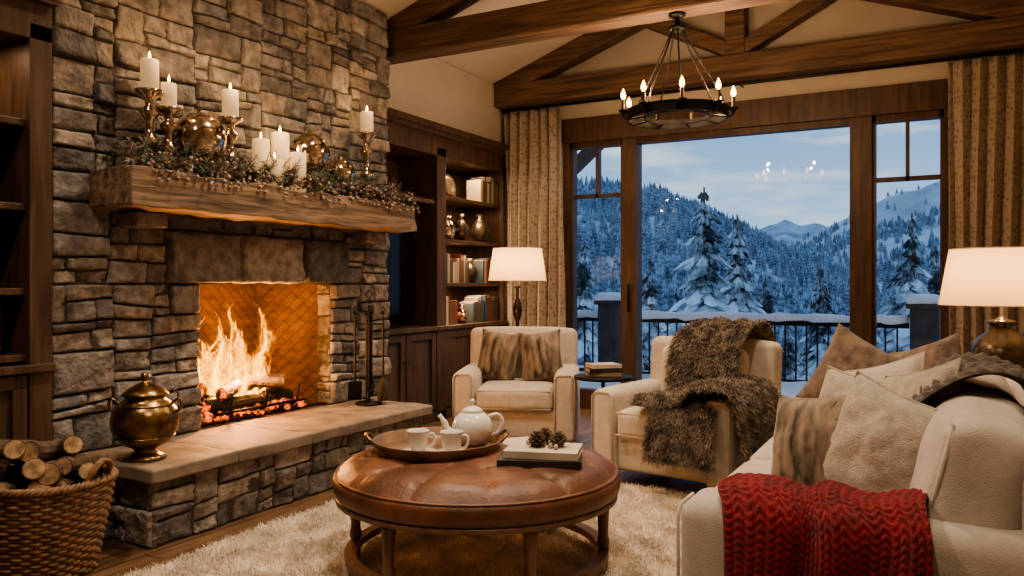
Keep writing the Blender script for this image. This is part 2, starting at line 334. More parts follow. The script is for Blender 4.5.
b=MB(); b.b2((XR,YN,0),(XR+.1,YF,zc(XR)),m_wall); b.fin('wall_right')
b=MB(); b.prism([(XL,0),(XR,0),(XR,zc(XR)),(RX,zc(RX)),(XL,zc(XL))],YN-.1,YN,m_wall); b.fin('wall_near')
WX0,WX1,WZ=-3.56,.03,3.03
b=MB()
b.prism([(XL-.1,0),(WX0,0),(WX0,zc(WX0)),(XL-.1,zc(XL-.1))],YF,YF+.2,m_wall)
b.prism([(WX1,0),(XR+.1,0),(XR+.1,zc(XR+.1)),(WX1,zc(WX1))],YF,YF+.2,m_wall)
b.prism([(WX0,WZ),(WX1,WZ),(WX1,zc(WX1)),(RX,zc(RX)),(WX0,zc(WX0))],YF,YF+.2,m_wall)
b.fin('wall_far')
b=MB(); F=m_frame; y0,y1=YF-.03,YF+.14
b.b2((WX0,YF-.05,2.78),(WX1,YF+.16,WZ),F)
b.b2((WX0,y0,0),(WX0+.07,y1,2.78),F); b.b2((WX1-.05,y0,0),(WX1,y1,2.78),F)
b.b2((WX0,y0,0),(WX1,y1,.08),F)
b.b2((-2.90,y0,.08),(-2.75,y1,2.78),F); b.b2((-.76,y0,.08),(-.58,y1,2.78),F)
for (x0,x1) in((WX0+.07,-2.90),(-.58,WX1-.05)):
    b.b2((x0,y0+.03,.08),(x0+.03,y1-.03,2.78),F); b.b2((x1-.03,y0+.03,.08),(x1,y1-.03,2.78),F)
    b.b2((x0,y0+.04,2.20),(x1,y1-.04,2.235),F); b.b2(((x0+x1)/2-.015,y0+.04,2.2),((x0+x1)/2+.015,y1-.04,2.78),F)
    b.b2((x0,y0+.03,.08),(x1,y1-.03,.2),F); b.b2((x0,y0+.03,2.72),(x1,y1-.03,2.78),F)
b.b2((-2.75,y0+.03,.08),(-.76,y1-.03,.17),F); b.b2((-2.75,y0+.03,2.72),(-.76,y1-.03,2.78),F)
b.cyl((-2.82,y0-.04,1.02),(-2.82,y0-.04,1.3),.012,m_black)
b.fin('window_1',bevel=.006)
b=MB(); b.add([(WX0+.05,YF+.06,.1),(WX1-.03,YF+.06,.1),(WX1-.03,YF+.06,2.77),(WX0+.05,YF+.06,2.77)],[(0,1,2,3)],m_glass); g=b.fin('glass_pane'); g.parent=bpy.data.objects['window_1']
for Yt in(5.40,7.47):
    b=MB(); w=.22
    b.b2((-4.26,Yt,3.19),(XR-.005,Yt+w,3.42),m_beam)
    b.beam((-4.26,Yt+w/2,zc(-4.26)-.10),(RX,Yt+w/2,zc(RX)-.10),w*.9,.19,m_beam); b.beam((RX,Yt+w/2,zc(RX)-.10),(XR,Yt+w/2,zc(XR)-.10),w*.9,.19,m_beam)
    b.b2((RX-.09,Yt+.01,3.42),(RX+.09,Yt+w-.01,4.25),m_beam)
    for s in(-1,1): b.beam((RX+s*.05,Yt+w/2,3.47),(RX+s*.95,Yt+w/2,3.93),w*.7,.13,m_beam)
    b.fin('roof_truss',bevel=.015)
b=MB(); b.b2((RX-.1,YN,4.12),(RX+.1,YF,4.34),M('ridge_wood',(.118,.071,.044),.6,wood=True,var=.5,scale=5,stretch=(5,.35,5),bump=.4,bscale=9)); b.fin('ridge_beam')
# ---------------------------------------------------------------- stone
PAL=[(.38,.355,.325),(.32,.298,.272),(.43,.39,.34),(.26,.25,.24),(.35,.325,.292),(.41,.365,.31),(.235,.228,.22),(.34,.332,.32),(.29,.268,.245),(.47,.435,.38)]
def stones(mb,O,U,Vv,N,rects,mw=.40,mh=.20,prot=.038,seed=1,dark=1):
    rr=random.Random(seed); O=V(O);U=V(U);Vv=V(Vv);N=V(N)
    def emit(A,B,C,D):
        w=((B-A).length+(C-D).length)/2;h=((D-A).length+(C-B).length)/2; g=.0035
        if w<.02 or h<.02: return
        gx,gy=g/w,g/h
        pr=prot*(.3+.9*rr.random()); k=[0,.03,.09,.2,.35,.5,.65,.8,.91,.97,1]; r=.010; vs=[]; tx=(rr.random()-.5)*.03;ty=(rr.random()-.5)*.03
        for s in k:
            for t in k:
                ss=gx+(1-2*gx)*s; tt=gy+(1-2*gy)*t
                q=(A*(1-ss)+B*ss)*(1-tt)+(D*(1-ss)+C*ss)*tt
                e=min(s*w,(1-s)*w,t*h,(1-t)*h); rd=1 if e>=r else math.sqrt(max(0,1-(1-e/r)**2))
                P=O+U*q.x+Vv*q.y; nn=noise.noise(P*8)*.016+noise.noise(P*22)*.014+noise.noise(P*45)*.009
                z=(pr+nn+tx*(s-.5)+ty*(t-.5))*rd-.012*(1-rd)
                wob=noise.noise(P*15+V((5,1,2)))*.010
                vs.append(P+N*z+(U*wob+Vv*wob)*(1-rd))
        n=len(k); fs=[(a*n+c,(a+1)*n+c,(a+1)*n+c+1,a*n+c+1) for a in range(n-1) for c in range(n-1)]
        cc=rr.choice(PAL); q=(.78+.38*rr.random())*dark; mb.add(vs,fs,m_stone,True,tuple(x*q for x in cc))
    def split(A,B,C,D):
        w=((B-A).length+(C-D).length)/2;h=((D-A).length+(C-B).length)/2
        sv=rr.uniform(.28,.72); 
        if (w>mw*(.6+.7*rr.random()) and w*.62>h*.75) or w>mw*1.4:
            s2=min(.8,max(.2,sv+rr.uniform(-.03,.03)/w)); P=A.lerp(B,sv);Q=D.lerp(C,s2); split(A,P,Q,D); split(P,B,C,Q)
        elif h>mh*(.5+.7*rr.random()) and h>.10:
            s2=min(.8,max(.2,sv+rr.uniform(-.02,.02)/h)); P=A.lerp(D,sv);Q=B.lerp(C,s2); split(A,B,Q,P); split(P,Q,C,D)
        elif w>h*3 and w>.28:
            P=A.lerp(B,sv);Q=D.lerp(C,sv); split(A,P,Q,D); split(P,B,C,Q)
        else: emit(A,B,C,D)
    for r in rects:
        q=[V((r[0],r[1])),V((r[2],r[1])),V((r[2],r[3])),V((r[0],r[3]))]
        if len(r)>4: emit(*q)
        else: split(*q)
b=MB(); XC=-4.05; c0,c1=2.49,5.32
f0,f1,fz0,fz1=3.43,4.63,.40,1.30; top=zc(-4.1)
for (a,bb) in(((XL+.005,c0,0),(XC,f0,top)),((XL+.005,f1,0),(XC,c1,top)),((XL+.005,f0,fz1),(XC,f1,top)),((XL+.005,f0,0),(XC,f1,.39))): b.b2(a,bb,m_mortar)
stones(b,(XC,0,0),(0,1,0),(0,0,1),(1,0,0),[(c0,.4,f0,fz1),(f1,.4,c1,fz1),(c0,fz1,3.18,1.74),(4.78,fz1,c1,1.74),(3.18,1.62,4.78,1.74),(c0,1.74,c1,top),(c0,0,2.62,.4),(4.95,0,c1,.4)],seed=4)
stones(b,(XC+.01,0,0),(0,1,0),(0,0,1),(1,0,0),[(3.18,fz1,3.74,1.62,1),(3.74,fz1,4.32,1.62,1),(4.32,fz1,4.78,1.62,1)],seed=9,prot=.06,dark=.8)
stones(b,(XC-.12,f1,0),(1,0,0),(0,0,1),(0,-1,0),[(0,.4,.13,1.3)],mh=.2,prot=.01,seed=5)
for yy in(2.86,4.86): b.rbox((-3.95,yy+.1,1.655),(.2,.2,.085),.015,m_stone,n=3)
b.c=[(c if c!=(1,1,1) else (.36,.33,.30)) for c in b.c]
b.fin('stone_chimney',recalc=False)
b=MB(); xb=-4.62; i0,i1=3.58,4.46; xf=XC-.11
b.add([(xb,i0,.40),(xb,i1,.40),(xb,i1,1.45),(xb,i0,1.45)],[(0,1,2,3)],m_fb1)
b.add([(xf,f0,.40),(xb,i0,.40),(xb,i0,1.45),(xf,f0,1.45)],[(0,1,2,3)],m_fb2)
b.add([(xf,f1,.40),(xb,i1,.40),(xb,i1,1.45),(xf,f1,1.45)],[(0,1,2,3)],m_fb2)
b.add([(xf,f0,.402),(xf,f1,.402),(xb,i1,.402),(xb,i0,.402)],[(0,1,2,3)],m_soot)
b.add([(xf,f0,1.36),(xf,f1,1.36),(xb,i1,1.36),(xb,i0,1.36)],[(0,1,2,3)],m_char)
b.fin('firebox_lining')
# hearth
b=MB(); HX,h0,h1=-3.42,2.62,4.95
b.b2((XC,h0+.02,0),(HX-.02,h1-.02,.33),m_mortar)
stones(b,(HX-.02,0,0),(0,1,0),(0,0,1),(1,0,0),[(h0,.0,h1,.335)],mw=.36,mh=.2,seed=21,prot=.03)
stones(b,(0,h0+.02,0),(-1,0,0),(0,0,1),(0,-1,0),[(-HX,.0,-XC,.335)],mw=.3,mh=.2,seed=22,prot=.03)
stones(b,(0,h1-.02,0),(-1,0,0),(0,0,1),(0,1,0),[(-HX,.0,-XC,.335)],mw=.3,mh=.2,seed=23,prot=.03)
yy=h0-.04; rr=random.Random(3)
while yy<h1:
    ny=min(h1+.04,yy+.45+.35*rr.random()); 
    if h1+.04-ny<.25: ny=h1+.04
    q=.85+.3*rr.random(); n0=len(b.v)
    b.rbox(((XC+HX+.06)/2,(yy+ny)/2,.367),(HX+.06-XC,ny-yy-.005,.068),.012,m_slab,n=12,wr=.008,seed=yy*9)
    for i in range(n0,len(b.v)): b.c[i]=(.33*q,.285*q,.24*q)
    yy=ny
    if ny>=h1+.04: break
b.fin('stone_hearth',recalc=False)
b=MB(); b.rbox((-3.855,3.945,1.805),(.37,2.50,.205),.012,m_beamy,n=34,wr=.020); b.fin('mantel_beam')
# fire
b=MB()
for k,(p0,p1,r) in enumerate([((-4.38,3.62,.50),(-4.36,4.42,.50),.06),((-4.18,3.60,.50),(-4.22,4.38,.49),.055),((-4.30,3.66,.60),(-4.20,4.30,.62),.055),((-4.40,3.75,.68),(-4.12,4.22,.60),.045),((-4.15,3.7,.58),(-4.40,4.35,.66),.045)]): b.cyl(p0,p1,r,m_bark if k>1 else m_char,12,r*.85,m_ember)
rr=random.Random(8)
for i in range(170):
    b.sph((-4.3+rr.uniform(-.2,.2),rr.uniform(3.56,4.48),.42+rr.random()*.05),rr.uniform(.015,.035),m_ember,6,.8)
for yy in(3.7,4.0,4.3): b.tube([(-4.5,yy,.45),(-4.1,yy,.45),(-4.06,yy,.48),(-4.05,yy,.6)],.01,m_black,6)
b.tube([(-4.08,3.6,.47),(-4.08,4.4,.47)],.01,m_black,6)
b.fin('burning_logs')
b=MB(); rr=random.Random(12)
for i in range(42):
    cy=3.87+rr.gauss(0,.13); cy=min(4.25,max(3.62,cy)); cx=-4.28+rr.uniform(-.14,.12); H=(.22+.56*rr.random()**1.4)*(1-.9*abs(cy-3.84)); Wd=.05+.10*rr.random(); th=rr.uniform(-.9,.9)-.5; ph=rr.random()*6
    d=V((-math.sin(th)*.8,math.cos(th),0)) ; z0=.48+rr.random()*.12
    def fn(u,v):
        ww=Wd*(math.sin(pi*min(1,(u*.85+.15)))**.7)*(1-u*.55); x=(v-.5)*ww*2
        return V((cx,cy,z0))+d*(x+.045*u*math.sin(7*u+ph)+.02*u*math.sin(15*u+ph*2))+V((.02*math.sin(7*u+ph),0,u*H))
    b.grid(fn,20,8,m_fire,True,lambda u,v:(u,1-abs(v-.5)*2,0))
b.fin('fire',recalc=False)
light('fire_glow','POINT',(-4.20,3.86,.74),44,(1,.40,.11),.04)
light('fire_glow_high','POINT',(-4.16,3.95,.95),14,(1,.43,.14),.03)
# ---------------------------------------------------------------- bookcases
def case(name,y0,y1,xf,secs,xb=XL+.006):
    b=MB(); m=m_cab
    b.b2((xb,y0,0),(xb+.03,y1,2.8),m); 
    b.b2((xb,y0,2.52),(xf,y1,2.80),m); b.b2((xb,y0,2.70),(xf+.06,y1,2.80),m); b.b2((xb,y0,2.74),(xf+.09,y1,2.80),m)
    b.b2((xb,y0,0),(xf,y1,.09),m); b.b2((xb,y0,.86),(xf+.03,y1,.90),m)
    for (a,c,w0,w1,shelves) in secs:
        b.b2((xb,a,0),(xf,a+w0,2.6),m); b.b2((xb,c-w1,0),(xf,c,2.6),m)
        for z in shelves: b.b2((xb,a+w0,z-.035),(xf-.03,c-w1,z),m)
        n=2 if c-a>.8 else 1; ww=(c-a-w0-w1)/n
        b.b2((xb,a,.09),(xf-.03,c,.86),m)
        for i in range(n):
            q0=a+w0+i*ww+.008;q1=q0+ww-.016
            b.b2((xf-.03,q0,.11),(xf-.005,q1,.18),m);b.b2((xf-.03,q0,.78),(xf-.005,q1,.85),m)
            b.b2((xf-.03,q0,.18),(xf-.005,q0+.07,.78),m);b.b2((xf-.03,q1-.07,.18),(xf-.005,q1,.78),m)
            b.sph((xf+.008,q1-.035 if i==0 else q0+.035,.6),.013,m_brass,8)
    return b.fin(name,bevel=.004)
SH=[1.31,1.74,2.16]
case('built_in_bookcase',5.335,YF-.02,-4.25,[(5.335,6.42,.05,.05,[2.1]),(6.42,7.73,.10,.08,SH)])
case('built_in_bookcase',1.0,2.485,-4.0,[(1.0,2.485,.08,.115,[.95,1.28,1.70,2.12])],-4.6)
b=MB(); b.rbox((-4.50,5.86,1.42),(.05,.92,.86),.012,m_black,n=3); b.b2((-4.474,5.43,1.02),(-4.472,6.29,1.82),m_screen); b.b2((-4.6,5.7,.90),(-4.4,6.0,.93),m_black); b.cyl((-4.5,5.86,.92),(-4.5,5.86,1.05),.02,m_black); b.fin('television')
b=MB(); rr=random.Random(5); BC=[M('book_%d'%i,c,.6) for i,c in enumerate([(.20,.05,.03),(.05,.07,.085),(.40,.32,.21),(.10,.07,.04),(.26,.18,.10),(.50,.44,.36),(.04,.045,.04)])]
def books(y,yend,z,x=-4.36,lean=0):
    while y<yend:
        t=rr.uniform(.022,.045); h=rr.uniform(.2,.29); m=rr.choice(BC); b.box((x-.02,y+t/2,z+h/2+.001),(.17,t-.002,h),m); b.box((x-.021,y+t/2,z+h/2+.004),(.165,t-.008,h),m_paper); y+=t
books(6.56,6.80,.90);books(7.10,7.30,.90);books(6.56,7.02,1.31);books(7.25,7.60,2.16);books(7.30,7.45,1.31);books(7.35,7.6,.90)
b.fin('shelf_books')
b=MB()
pv=[(.04,0),(.07,.04),(.08,.09),(.05,.15),(.025,.18),(.04,.21)]
b.lathe([(r*1.2,z*1.2) for r,z in pv],(-4.36,7.14,1.311),m_bronze); b.lathe([(r*1.1,z*.9) for r,z in pv],(-4.34,6.95,.901),m_merc); b.lathe([(r*1.2,z*1.1) for r,z in pv],(-4.36,6.70,1.741),m_merc)
b.lathe([(r*1.2,z*1.3) for r,z in pv],(-4.38,6.98,1.741),m_bronze); b.lathe([(r*1.3,z*1.4) for r,z in pv],(-4.36,7.35,1.741),m_bronze)
b.fin('decorative_vases')
b=MB()
for (y,z,r,m) in((6.95,2.30,.13,m_bronze),(6.68,2.27,.10,m_merc)):
    b.lathe([(r,0),(r*.98,.012),(r*.6,.02),(r*.55,.015),(.001,.015)],(-4.5,y,z),m,24,True,Euler((0,math.radians(78),0)))
    b.box((-4.47,y,z-r*.8),(.08,.06,max(.02,.3*r)),m_cab)
b.fin('decorative_plates')
b=MB()
for y,z in((1.95,.951),(1.8,1.281),(1.9,1.701)):
    for i in range(8): b.box((-4.25,y+.05*i,z+.13),(.18,.04,.25-.02*(i%3)),BC[(i*3)%7])
b.fin('shelf_books')
for z in(1.70,2.12,2.50,1.27): 
    light('shelf_light','AREA',(-4.32,7.05,z-.005),5,WARM,.25,(0,0,0))
light('shelf_light','AREA',(-4.2,2.1,2.5),1.5,WARM,.25,(0,0,0))
# ---------------------------------------------------------------- mantel decor
MZ=1.912
def flame(b,c): b.lathe([(.0001,0),(.0065,.010),(.007,.018),(.0035,.034),(.0001,.045)],c,m_flame,8)
def candle(b,c,r,h):
    b.lathe([(r,0),(r,h-.006),(r*.93,h),(r*.75,h-.004),(r*.3,h-.012),(.0001,h-.012)],c,m_wax,20)
    b.cyl(V(c)+V((0,0,h-.014)),V(c)+V((0,0,h+.01)),.002,m_black,5); flame(b,V(c)+V((0,0,h+.006)))
def cstick(x,y,cz,ctop,r=.04,k=1.35):
    b=MB(); H=cz-MZ
    pr=[(.065,0),(.068,.02),(.05,.04),(.022,.07),(.02,.12),(.038,.15),(.04,.18),(.018,.21),(.014,.30),(.034,.36),(.038,.41),(.018,.46),(.014,.62),(.034,.70),(.038,.75),(.016,.82),(.022,.90),(.055,.965),(.058,1.0),(.03,1.0)]
    b.lathe([(a*k,z*H) for a,z in pr],(0,0,0),m_merc,20)
    candle(b,(0,0,H),r,ctop-cz); b.fin('candlestick',(x,y,MZ))
cstick(-3.88,2.96,2.37,2.54,.048); cstick(-3.86,3.07,2.29,2.43,.042); cstick(-3.88,3.53,2.32,2.49,.049); cstick(-3.86,4.83,2.44,2.60,.048)
for (x,y,zt,r) in((-3.90,3.80,2.234,.056),(-3.88,3.95,2.298,.060),(-3.76,3.78,2.09,.054),(-3.77,4.0,2.165,.054)):
    b=MB(); candle(b,(0,0,0),r,zt-MZ); b.fin('pillar_candle',(x,y,MZ))
for (x,y,zz,r) in((-3.86,3.28,2.15,.155),(-3.87,4.22,2.20,.14),(-3.86,4.52,2.09,.115)):
    b=MB(); b.lathe([(.07,0),(.065,.015),(.02,.03),(.02,zz-MZ-r-.02),(.06,zz-MZ-r+.012),(.05,zz-MZ-r+.02)] if zz-MZ-r>.05 else [(.07,0),(.06,.02),(.05,.06)],(0,0,0),m_brass,20); b.sph((0,0,zz-MZ),r,m_merc,32); b.cyl((0,0,zz-MZ+r-.005),(0,0,zz-MZ+r+.02),.014,m_brass,10); b.fin('mercury_glass_ball',(x,y,MZ))
for (x,y,z) in((-3.80,3.02,2.66),(-3.80,3.53,2.6),(-3.78,3.88,2.40),(-3.80,4.83,2.70)): light('candle_light','POINT',(x,y,z),1.1,(1,.58,.26),.02)
b=MB(); rr=random.Random(31)
def sprig(p,d,L,m,n=22,w=.0035,nl=.04):
    p=V(p);d=V(d).normalized(); b.tube([p,p+d*L],[.003,.0015],m_bark,4); vs=[];fs=[]
    for i in range(n):
        t=(.1+.9*i/n)*L; q=p+d*t; a=d.orthogonal().normalized(); a.rotate(Matrix.Rotation(rr.random()*6.28,3,d)); e=(d*.6+a).normalized()*nl*(.8+.4*rr.random()); s=e.cross(d).normalized()*w
        k=len(vs); vs+=[q-s,q+s,q+e]; fs.append((k,k+1,k+2))
    b.add(vs,fs,m)
for i in range(500):
    y=2.74+2.52*rr.random(); x=-3.72-.24*rr.random(); z=MZ+.02+.06*rr.random()
    d=V((rr.uniform(-.2,1),rr.uniform(-1,1),rr.uniform(-.25,.8)))
    if y>5.1: d.z-=.3
    sprig((x,y,z),d,rr.uniform(.08,.20),m_pine if rr.random()<.75 else m_berry)
for i in range(400):
    y=2.8+2.42*rr.random(); x=-3.64-.16*rr.random(); z=MZ+.0+.09*rr.random()
    if rr.random()<.25: x=-3.655;z=MZ-.06*rr.random()
    b.sph((x,y,z),rr.uniform(.007,.013),m_berry if rr.random()<.8 else m_gold,7)
for i in range(16):
    y=2.95+2.2*i/15+rr.uniform(-.05,.05); cx=V((-3.70,y,MZ+.045))
    e=Euler((rr.uniform(-1,1),rr.uniform(.8,1.6),0)).to_matrix()
    for k in range(7):
        t=k/6; r=.034*math.sin(pi*(.15+.75*t)); 
        vs=[];fs=[]
        for j in range(9):
            a=j*2*pi/9+k*.35; o=V((math.cos(a)*r,math.sin(a)*r,-.04+.08*t)); w=V((-math.sin(a),math.cos(a),0))*.010; q=V((math.cos(a)*r*.3,math.sin(a)*r*.3,-.05+.08*t)); kk=len(vs); vs+=[cx+e@(q-w*.5),cx+e@(q+w*.5),cx+e@(o+w),cx+e@(o-w)]; fs.append((kk,kk+1,kk+2,kk+3))
        b.add(vs,fs,m_bark)
b.fin('mantel_garland',recalc=False)
# ---------------------------------------------------------------- hearth objects
b=MB(); b.lathe([(.10,0),(.105,.012),(.075,.03),(.05,.045),(.06,.06),(.12,.09),(.158,.15),(.165,.20),(.155,.25),(.12,.295),(.095,.31),(.10,.325),(.115,.33),(.11,.34),(.085,.36),(.04,.385),(.018,.395),(.012,.405),(.022,.42),(.018,.44),(.0001,.448)],(0,0,0),m_brass,36)
for z,r in((.12,.142),(.28,.134)): b.tube([(r*math.cos(i*pi/18),r*math.sin(i*pi/18),z) for i in range(36)],.005,m_brass,6,closed=True)
for s in(-1,1):
    b.tube([(s*.13,0,.28),(s*.175,0,.31),(s*.185,0,.27),(s*.16,0,.24)],.008,m_brass,8,sub=4)
b.fin('brass_urn',(-3.62,2.735,.402),(0,0,.5))
b=MB(); B=m_black
b.lathe([(.10,0),(.10,.015),(.03,.03),(.012,.04)],(0,0,0),B); b.cyl((0,0,.03),(0,0,.74),.010,B); b.sph((0,0,.77),.02,B,10); b.tube([(0,0,.79),(.025,0,.82),(0,0,.85),(-.025,0,.82),(0,0,.79)],.004,B,6,sub=4)
b.tube([(-.11,0,.60),(.11,0,.60)],.006,B); b.tube([(0,-.11,.60),(0,.11,.60)],.006,B)
for k,(x,y) in enumerate(((-.105,0),(.105,0),(0,-.105),(0,.105))):
    b.cyl((x,y,.1),(x,y,.66),.008,B,8); b.sph((x,y,.68),.016,B,8); b.tube([(x,y,.69),(x+.012,y,.71),(x,y,.73),(x-.012,y,.71),(x,y,.69)],.003,B,5,sub=3)
    if k==0: b.box((x,y,.10),(.10,.014,.14),B,Euler((.15,0,.3)))
    if k==1: b.lathe([(.012,.20),(.025,.16),(.045,.05),(.04,.03)],(x,y,0),M('brush_bristle',(.05,.035,.02),.9),12)
    if k==2: b.tube([(x,y,.12),(x,y,.06),(x+.03,y,.05)],.007,B,6)
    if k==3: b.tube([(x,y,.2),(x+.02,y,.12),(x,y,.05)],.006,B,6); b.tube([(x,y,.2),(x-.02,y,.12),(x,y,.05)],.006,B,6)
b.fin('fireplace_tool_set',(-3.80,4.78,.402),(0,0,.5))
b=MB(); n=24
def brad(z): return .215+.075*(z/.42)
def sq(a): return math.copysign(abs(math.cos(a))**.8,math.cos(a)),math.copysign(abs(math.sin(a))**.8,math.sin(a))
for i in range(n):
    z=.012+.40*i/n; r=brad(z); pts=[]
    for k in range(144):
        a=2*pi*k/144; q=r+.007*math.sin(20*a+pi*i); c,s=sq(a); pts.append((q*c*1.1,q*s*.9,z))
    b.tube(pts,.0095,m_wick,6,closed=True)
for k in range(40):
    a=2*pi*k/40+.08; c,s=sq(a); r0,r1=brad(0),brad(.41); b.tube([(r0*c*1.1,r0*s*.9,0),(r1*c*1.1,r1*s*.9,.41)],.006,m_wick,5)
for ph in(0,1,2):
    pts=[]
    for k in range(160):
        a=2*pi*k/160; r=brad(.42)+.010*math.cos(24*a+ph*2.09); c,s=sq(a); pts.append((r*c*1.1,r*s*.9,.422+.010*math.sin(24*a+ph*2.09)))
    b.tube(pts,.010,m_wick,6,closed=True)
b.lathe([(.0001,.01),(.2,.01),(.2,.02),(.0001,.02)],(0,0,0),m_wick)
for s in(-1,1):
    for o in(0,.014): b.tube([(s*.30,-.07,.42),(s*(.325+o),-.05,.49),(s*(.33+o),0,.515),(s*(.325+o),.05,.49),(s*.30,.07,.42)],.010,m_wick,6,sub=4)
bk=b.fin('wicker_log_basket',(-3.62,2.17,.0),(0,0,.35))
b=MB(); rr=random.Random(17)
for (s,u,f,r,yaw) in((-.17,.36,.06,.055,.2),(-.06,.36,.08,.05,-.2),(.04,.36,.08,.05,.1),(.14,.37,.05,.055,-.1),(.21,.42,.0,.042,.2),(-.13,.45,.02,.052,-.2),(-.01,.45,.05,.050,.25),(.09,.45,.03,.055,0),(.18,.48,-.02,.045,-.3),(-.20,.48,-.03,.045,.4),(-.06,.535,-.0,.048,.1),(.05,.54,.0,.05,-.25),(.13,.55,-.05,.045,.4),(-.14,.56,-.06,.045,-.4),(0,.26,0,.06,0),(.13,.26,0,.055,0),(-.13,.26,0,.055,0)):
    D=V((.72,-.69,.16)).normalized(); D.rotate(Euler((0,0,yaw))); S=V((.69,.72,0)).normalized()
    dd=(D+V((0,0,rr.uniform(-.05,.25)))).normalized(); c=V((-3.62,2.17,0))+S*s+V((0,0,u))+D*f
    L=.13 if u<.42 else .16
    b.cyl(c-dd*L,c+dd*L,r,m_bark,11,r*.94,m_cut)
b.fin('firewood_logs')
# ---------------------------------------------------------------- rug
b=MB(); X0,X1,Y0,Y1=-3.16,-.55,2.15,4.85
def rug(u,v):
    x=X0+(X1-X0)*u; y=Y0+(Y1-Y0)*v; e=.03*noise.noise(V((x*3,y*3,0))); return (x+e,y+e,.018+.012*noise.noise(V((x*4,y*4,2))))
b.grid(rug,60,60,m_rug); b.b2((X0+.02,Y0+.02,.001),(X1-.02,Y1-.02,.012),m_rug); ro=b.fin('shag_rug',recalc=False)
fur(ro,190000,.036,.0045,m_shag,seed=3,spread=.8,grav=.5,clump=23,name='shag_pile')
# ---------------------------------------------------------------- ottoman
b=MB(); Rr=.63
def otop(u,v):
    a=2*pi*v; r=Rr*u; z=.455-.05*max(0,(u-.82)/.18)**2.2+.02*(1-u*u)
    tuft=0
    for (tr,n_,o) in((.0,1,0),(.42,6,.2),(.82,12,.1)):
        for k in range(n_):
            t=o+2*pi*k/n_; dx=u*math.cos(a)-tr*math.cos(t); dy=u*math.sin(a)-tr*math.sin(t); d2=dx*dx+dy*dy; tuft+=math.exp(-d2/.0015)*.7+math.exp(-d2/.012)*.5
    sm=0
    for k in range(12):
        if u>.42:
            t=.1+2*pi*k/12; dd=((a-t+pi)%(2*pi)-pi)*u; sm+=math.exp(-dd**2/.0007)+.4*math.exp(-dd**2/.006)
    rg=math.exp(-(u-.42)**2/.0008)*.8
    z-=.013*tuft+.006*sm+.003*rg; z+=.005*noise.noise(V((r*math.cos(a)*9,r*math.sin(a)*9,0)))
    return (r*math.cos(a),r*math.sin(a),z)
b.grid(otop,60,240,m_leather)
pr=[(.63,.406),(.648,.395),(.654,.375),(.650,.345),(.64,.325),(.625,.318)]
b.lathe(pr,(0,0,0),m_leather,120)
b.lathe([(.632,.402),(.642,.408),(.646,.400),(.634,.396),(.632,.402)],(0,0,0),m_leather,120)
b.lathe([(.632,.320),(.640,.316),(.640,.30),(.60,.295),(.05,.295)],(0,0,0),m_ottwood,96)
for (tr,n_,o) in((.0,1,0),(.42,6,.2),(.82,12,.1)):
    for k in range(n_):
        t=o+2*pi*k/n_; p=otop(tr,t/(2*pi)); b.sph((p[0],p[1],p[2]+.002),.010,m_leather,10,.5)
for k in range(6):
    a=math.radians(28.4-90-36+60*k)
    x,y=.575*math.cos(a),.575*math.sin(a)
    b.lathe([(.020,0),(.022,.02),(.024,.06),(.020,.085),(.028,.10),(.028,.12),(.022,.14),(.026,.22),(.032,.27),(.032,.30)],(x,y,0),m_ottwood,14)
b.lathe([(.550,.055),(.600,.055),(.600,.085),(.550,.085),(.550,.055)],(0,0,0),m_ottwood,96,False)
OT=b.fin('leather_ottoman',(-1.90,3.18,.012)); OT.scale=(1,1,1.10)
TZ=.519
b=MB(); b.lathe([(.0001,0),(.26,0),(.285,.01),(.295,.05),(.300,.052),(.302,.048),(.290,.004),(.26,-.008),(.0001,-.008)],(0,0,.008),m_tray,48)
for s in(-1,1): b.tube([(s*.29,-.06,.045),(s*.32,-.05,.075),(s*.33,0,.085),(s*.32,.05,.075),(s*.29,.06,.045)],.008,m_brass,8,sub=4)
b.fin('serving_tray',(-2.10,3.15,TZ),(0,0,.6))
def mug(x,y,rz):
    b=MB(); b.lathe([(.0001,0),(.075,.004),(.082,.012),(.078,.013),(.04,.008),(.0001,.008)],(0,0,0),m_china,28)
    b.lathe([(.022,.008),(.030,.012),(.044,.04),(.050,.10),(.052,.103),(.048,.10),(.041,.04),(.025,.018),(.0001,.016)],(0,0,0),m_china,28)
    b.lathe([(.0001,.086),(.0455,.086)],(0,0,0),M('tea',(.12,.05,.015),.1),20)
    b.tube([(.046,0,.086),(.070,0,.086),(.078,0,.06),(.064,0,.035),(.040,0,.032)],.006,m_china,8,sub=4); b.fin('tea_cup',(x,y,TZ+.011),(0,0,rz))
mug(-2.12,3.02,.6); mug(-1.97,3.07,.3)
b=MB()
b.lathe([(.045,0),(.05,.006),(.075,.03),(.095,.07),(.098,.095),(.085,.13),(.06,.152),(.05,.158),(.052,.162),(.045,.172),(.022,.184),(.010,.188),(.008,.195),(.015,.205),(.012,.216),(.0001,.22)],(0,0,0),m_china,32)
b.tube([(-.08,0,.05),(-.12,0,.07),(-.135,0,.11),(-.16,0,.145)],[.024,.024,.020,.018,.016,.013,.011,.010],m_china,10,sub=3)
b.tube([(.075,0,.135),(.12,0,.145),(.145,0,.11),(.125,0,.06),(.085,0,.045)],.0085,m_china,8,sub=4)
b.fin('teapot',(-2.00,3.30,TZ+.011),(0,0,.55))
b=MB()
def bk_(c,sz,rz,m): 
    e=Euler((0,0,rz)); b.box(c,sz,m_paper,e); 
    for s in(-1,1): b.box(V(c)+V((0,0,s*sz[2]/2)),(sz[0]+.01,sz[1]+.01,.004),m,e)
    b.box(V(c)+e.to_matrix()@V((0,-sz[1]/2-.003,0)),(sz[0]+.01,.004,sz[2]),m,e)
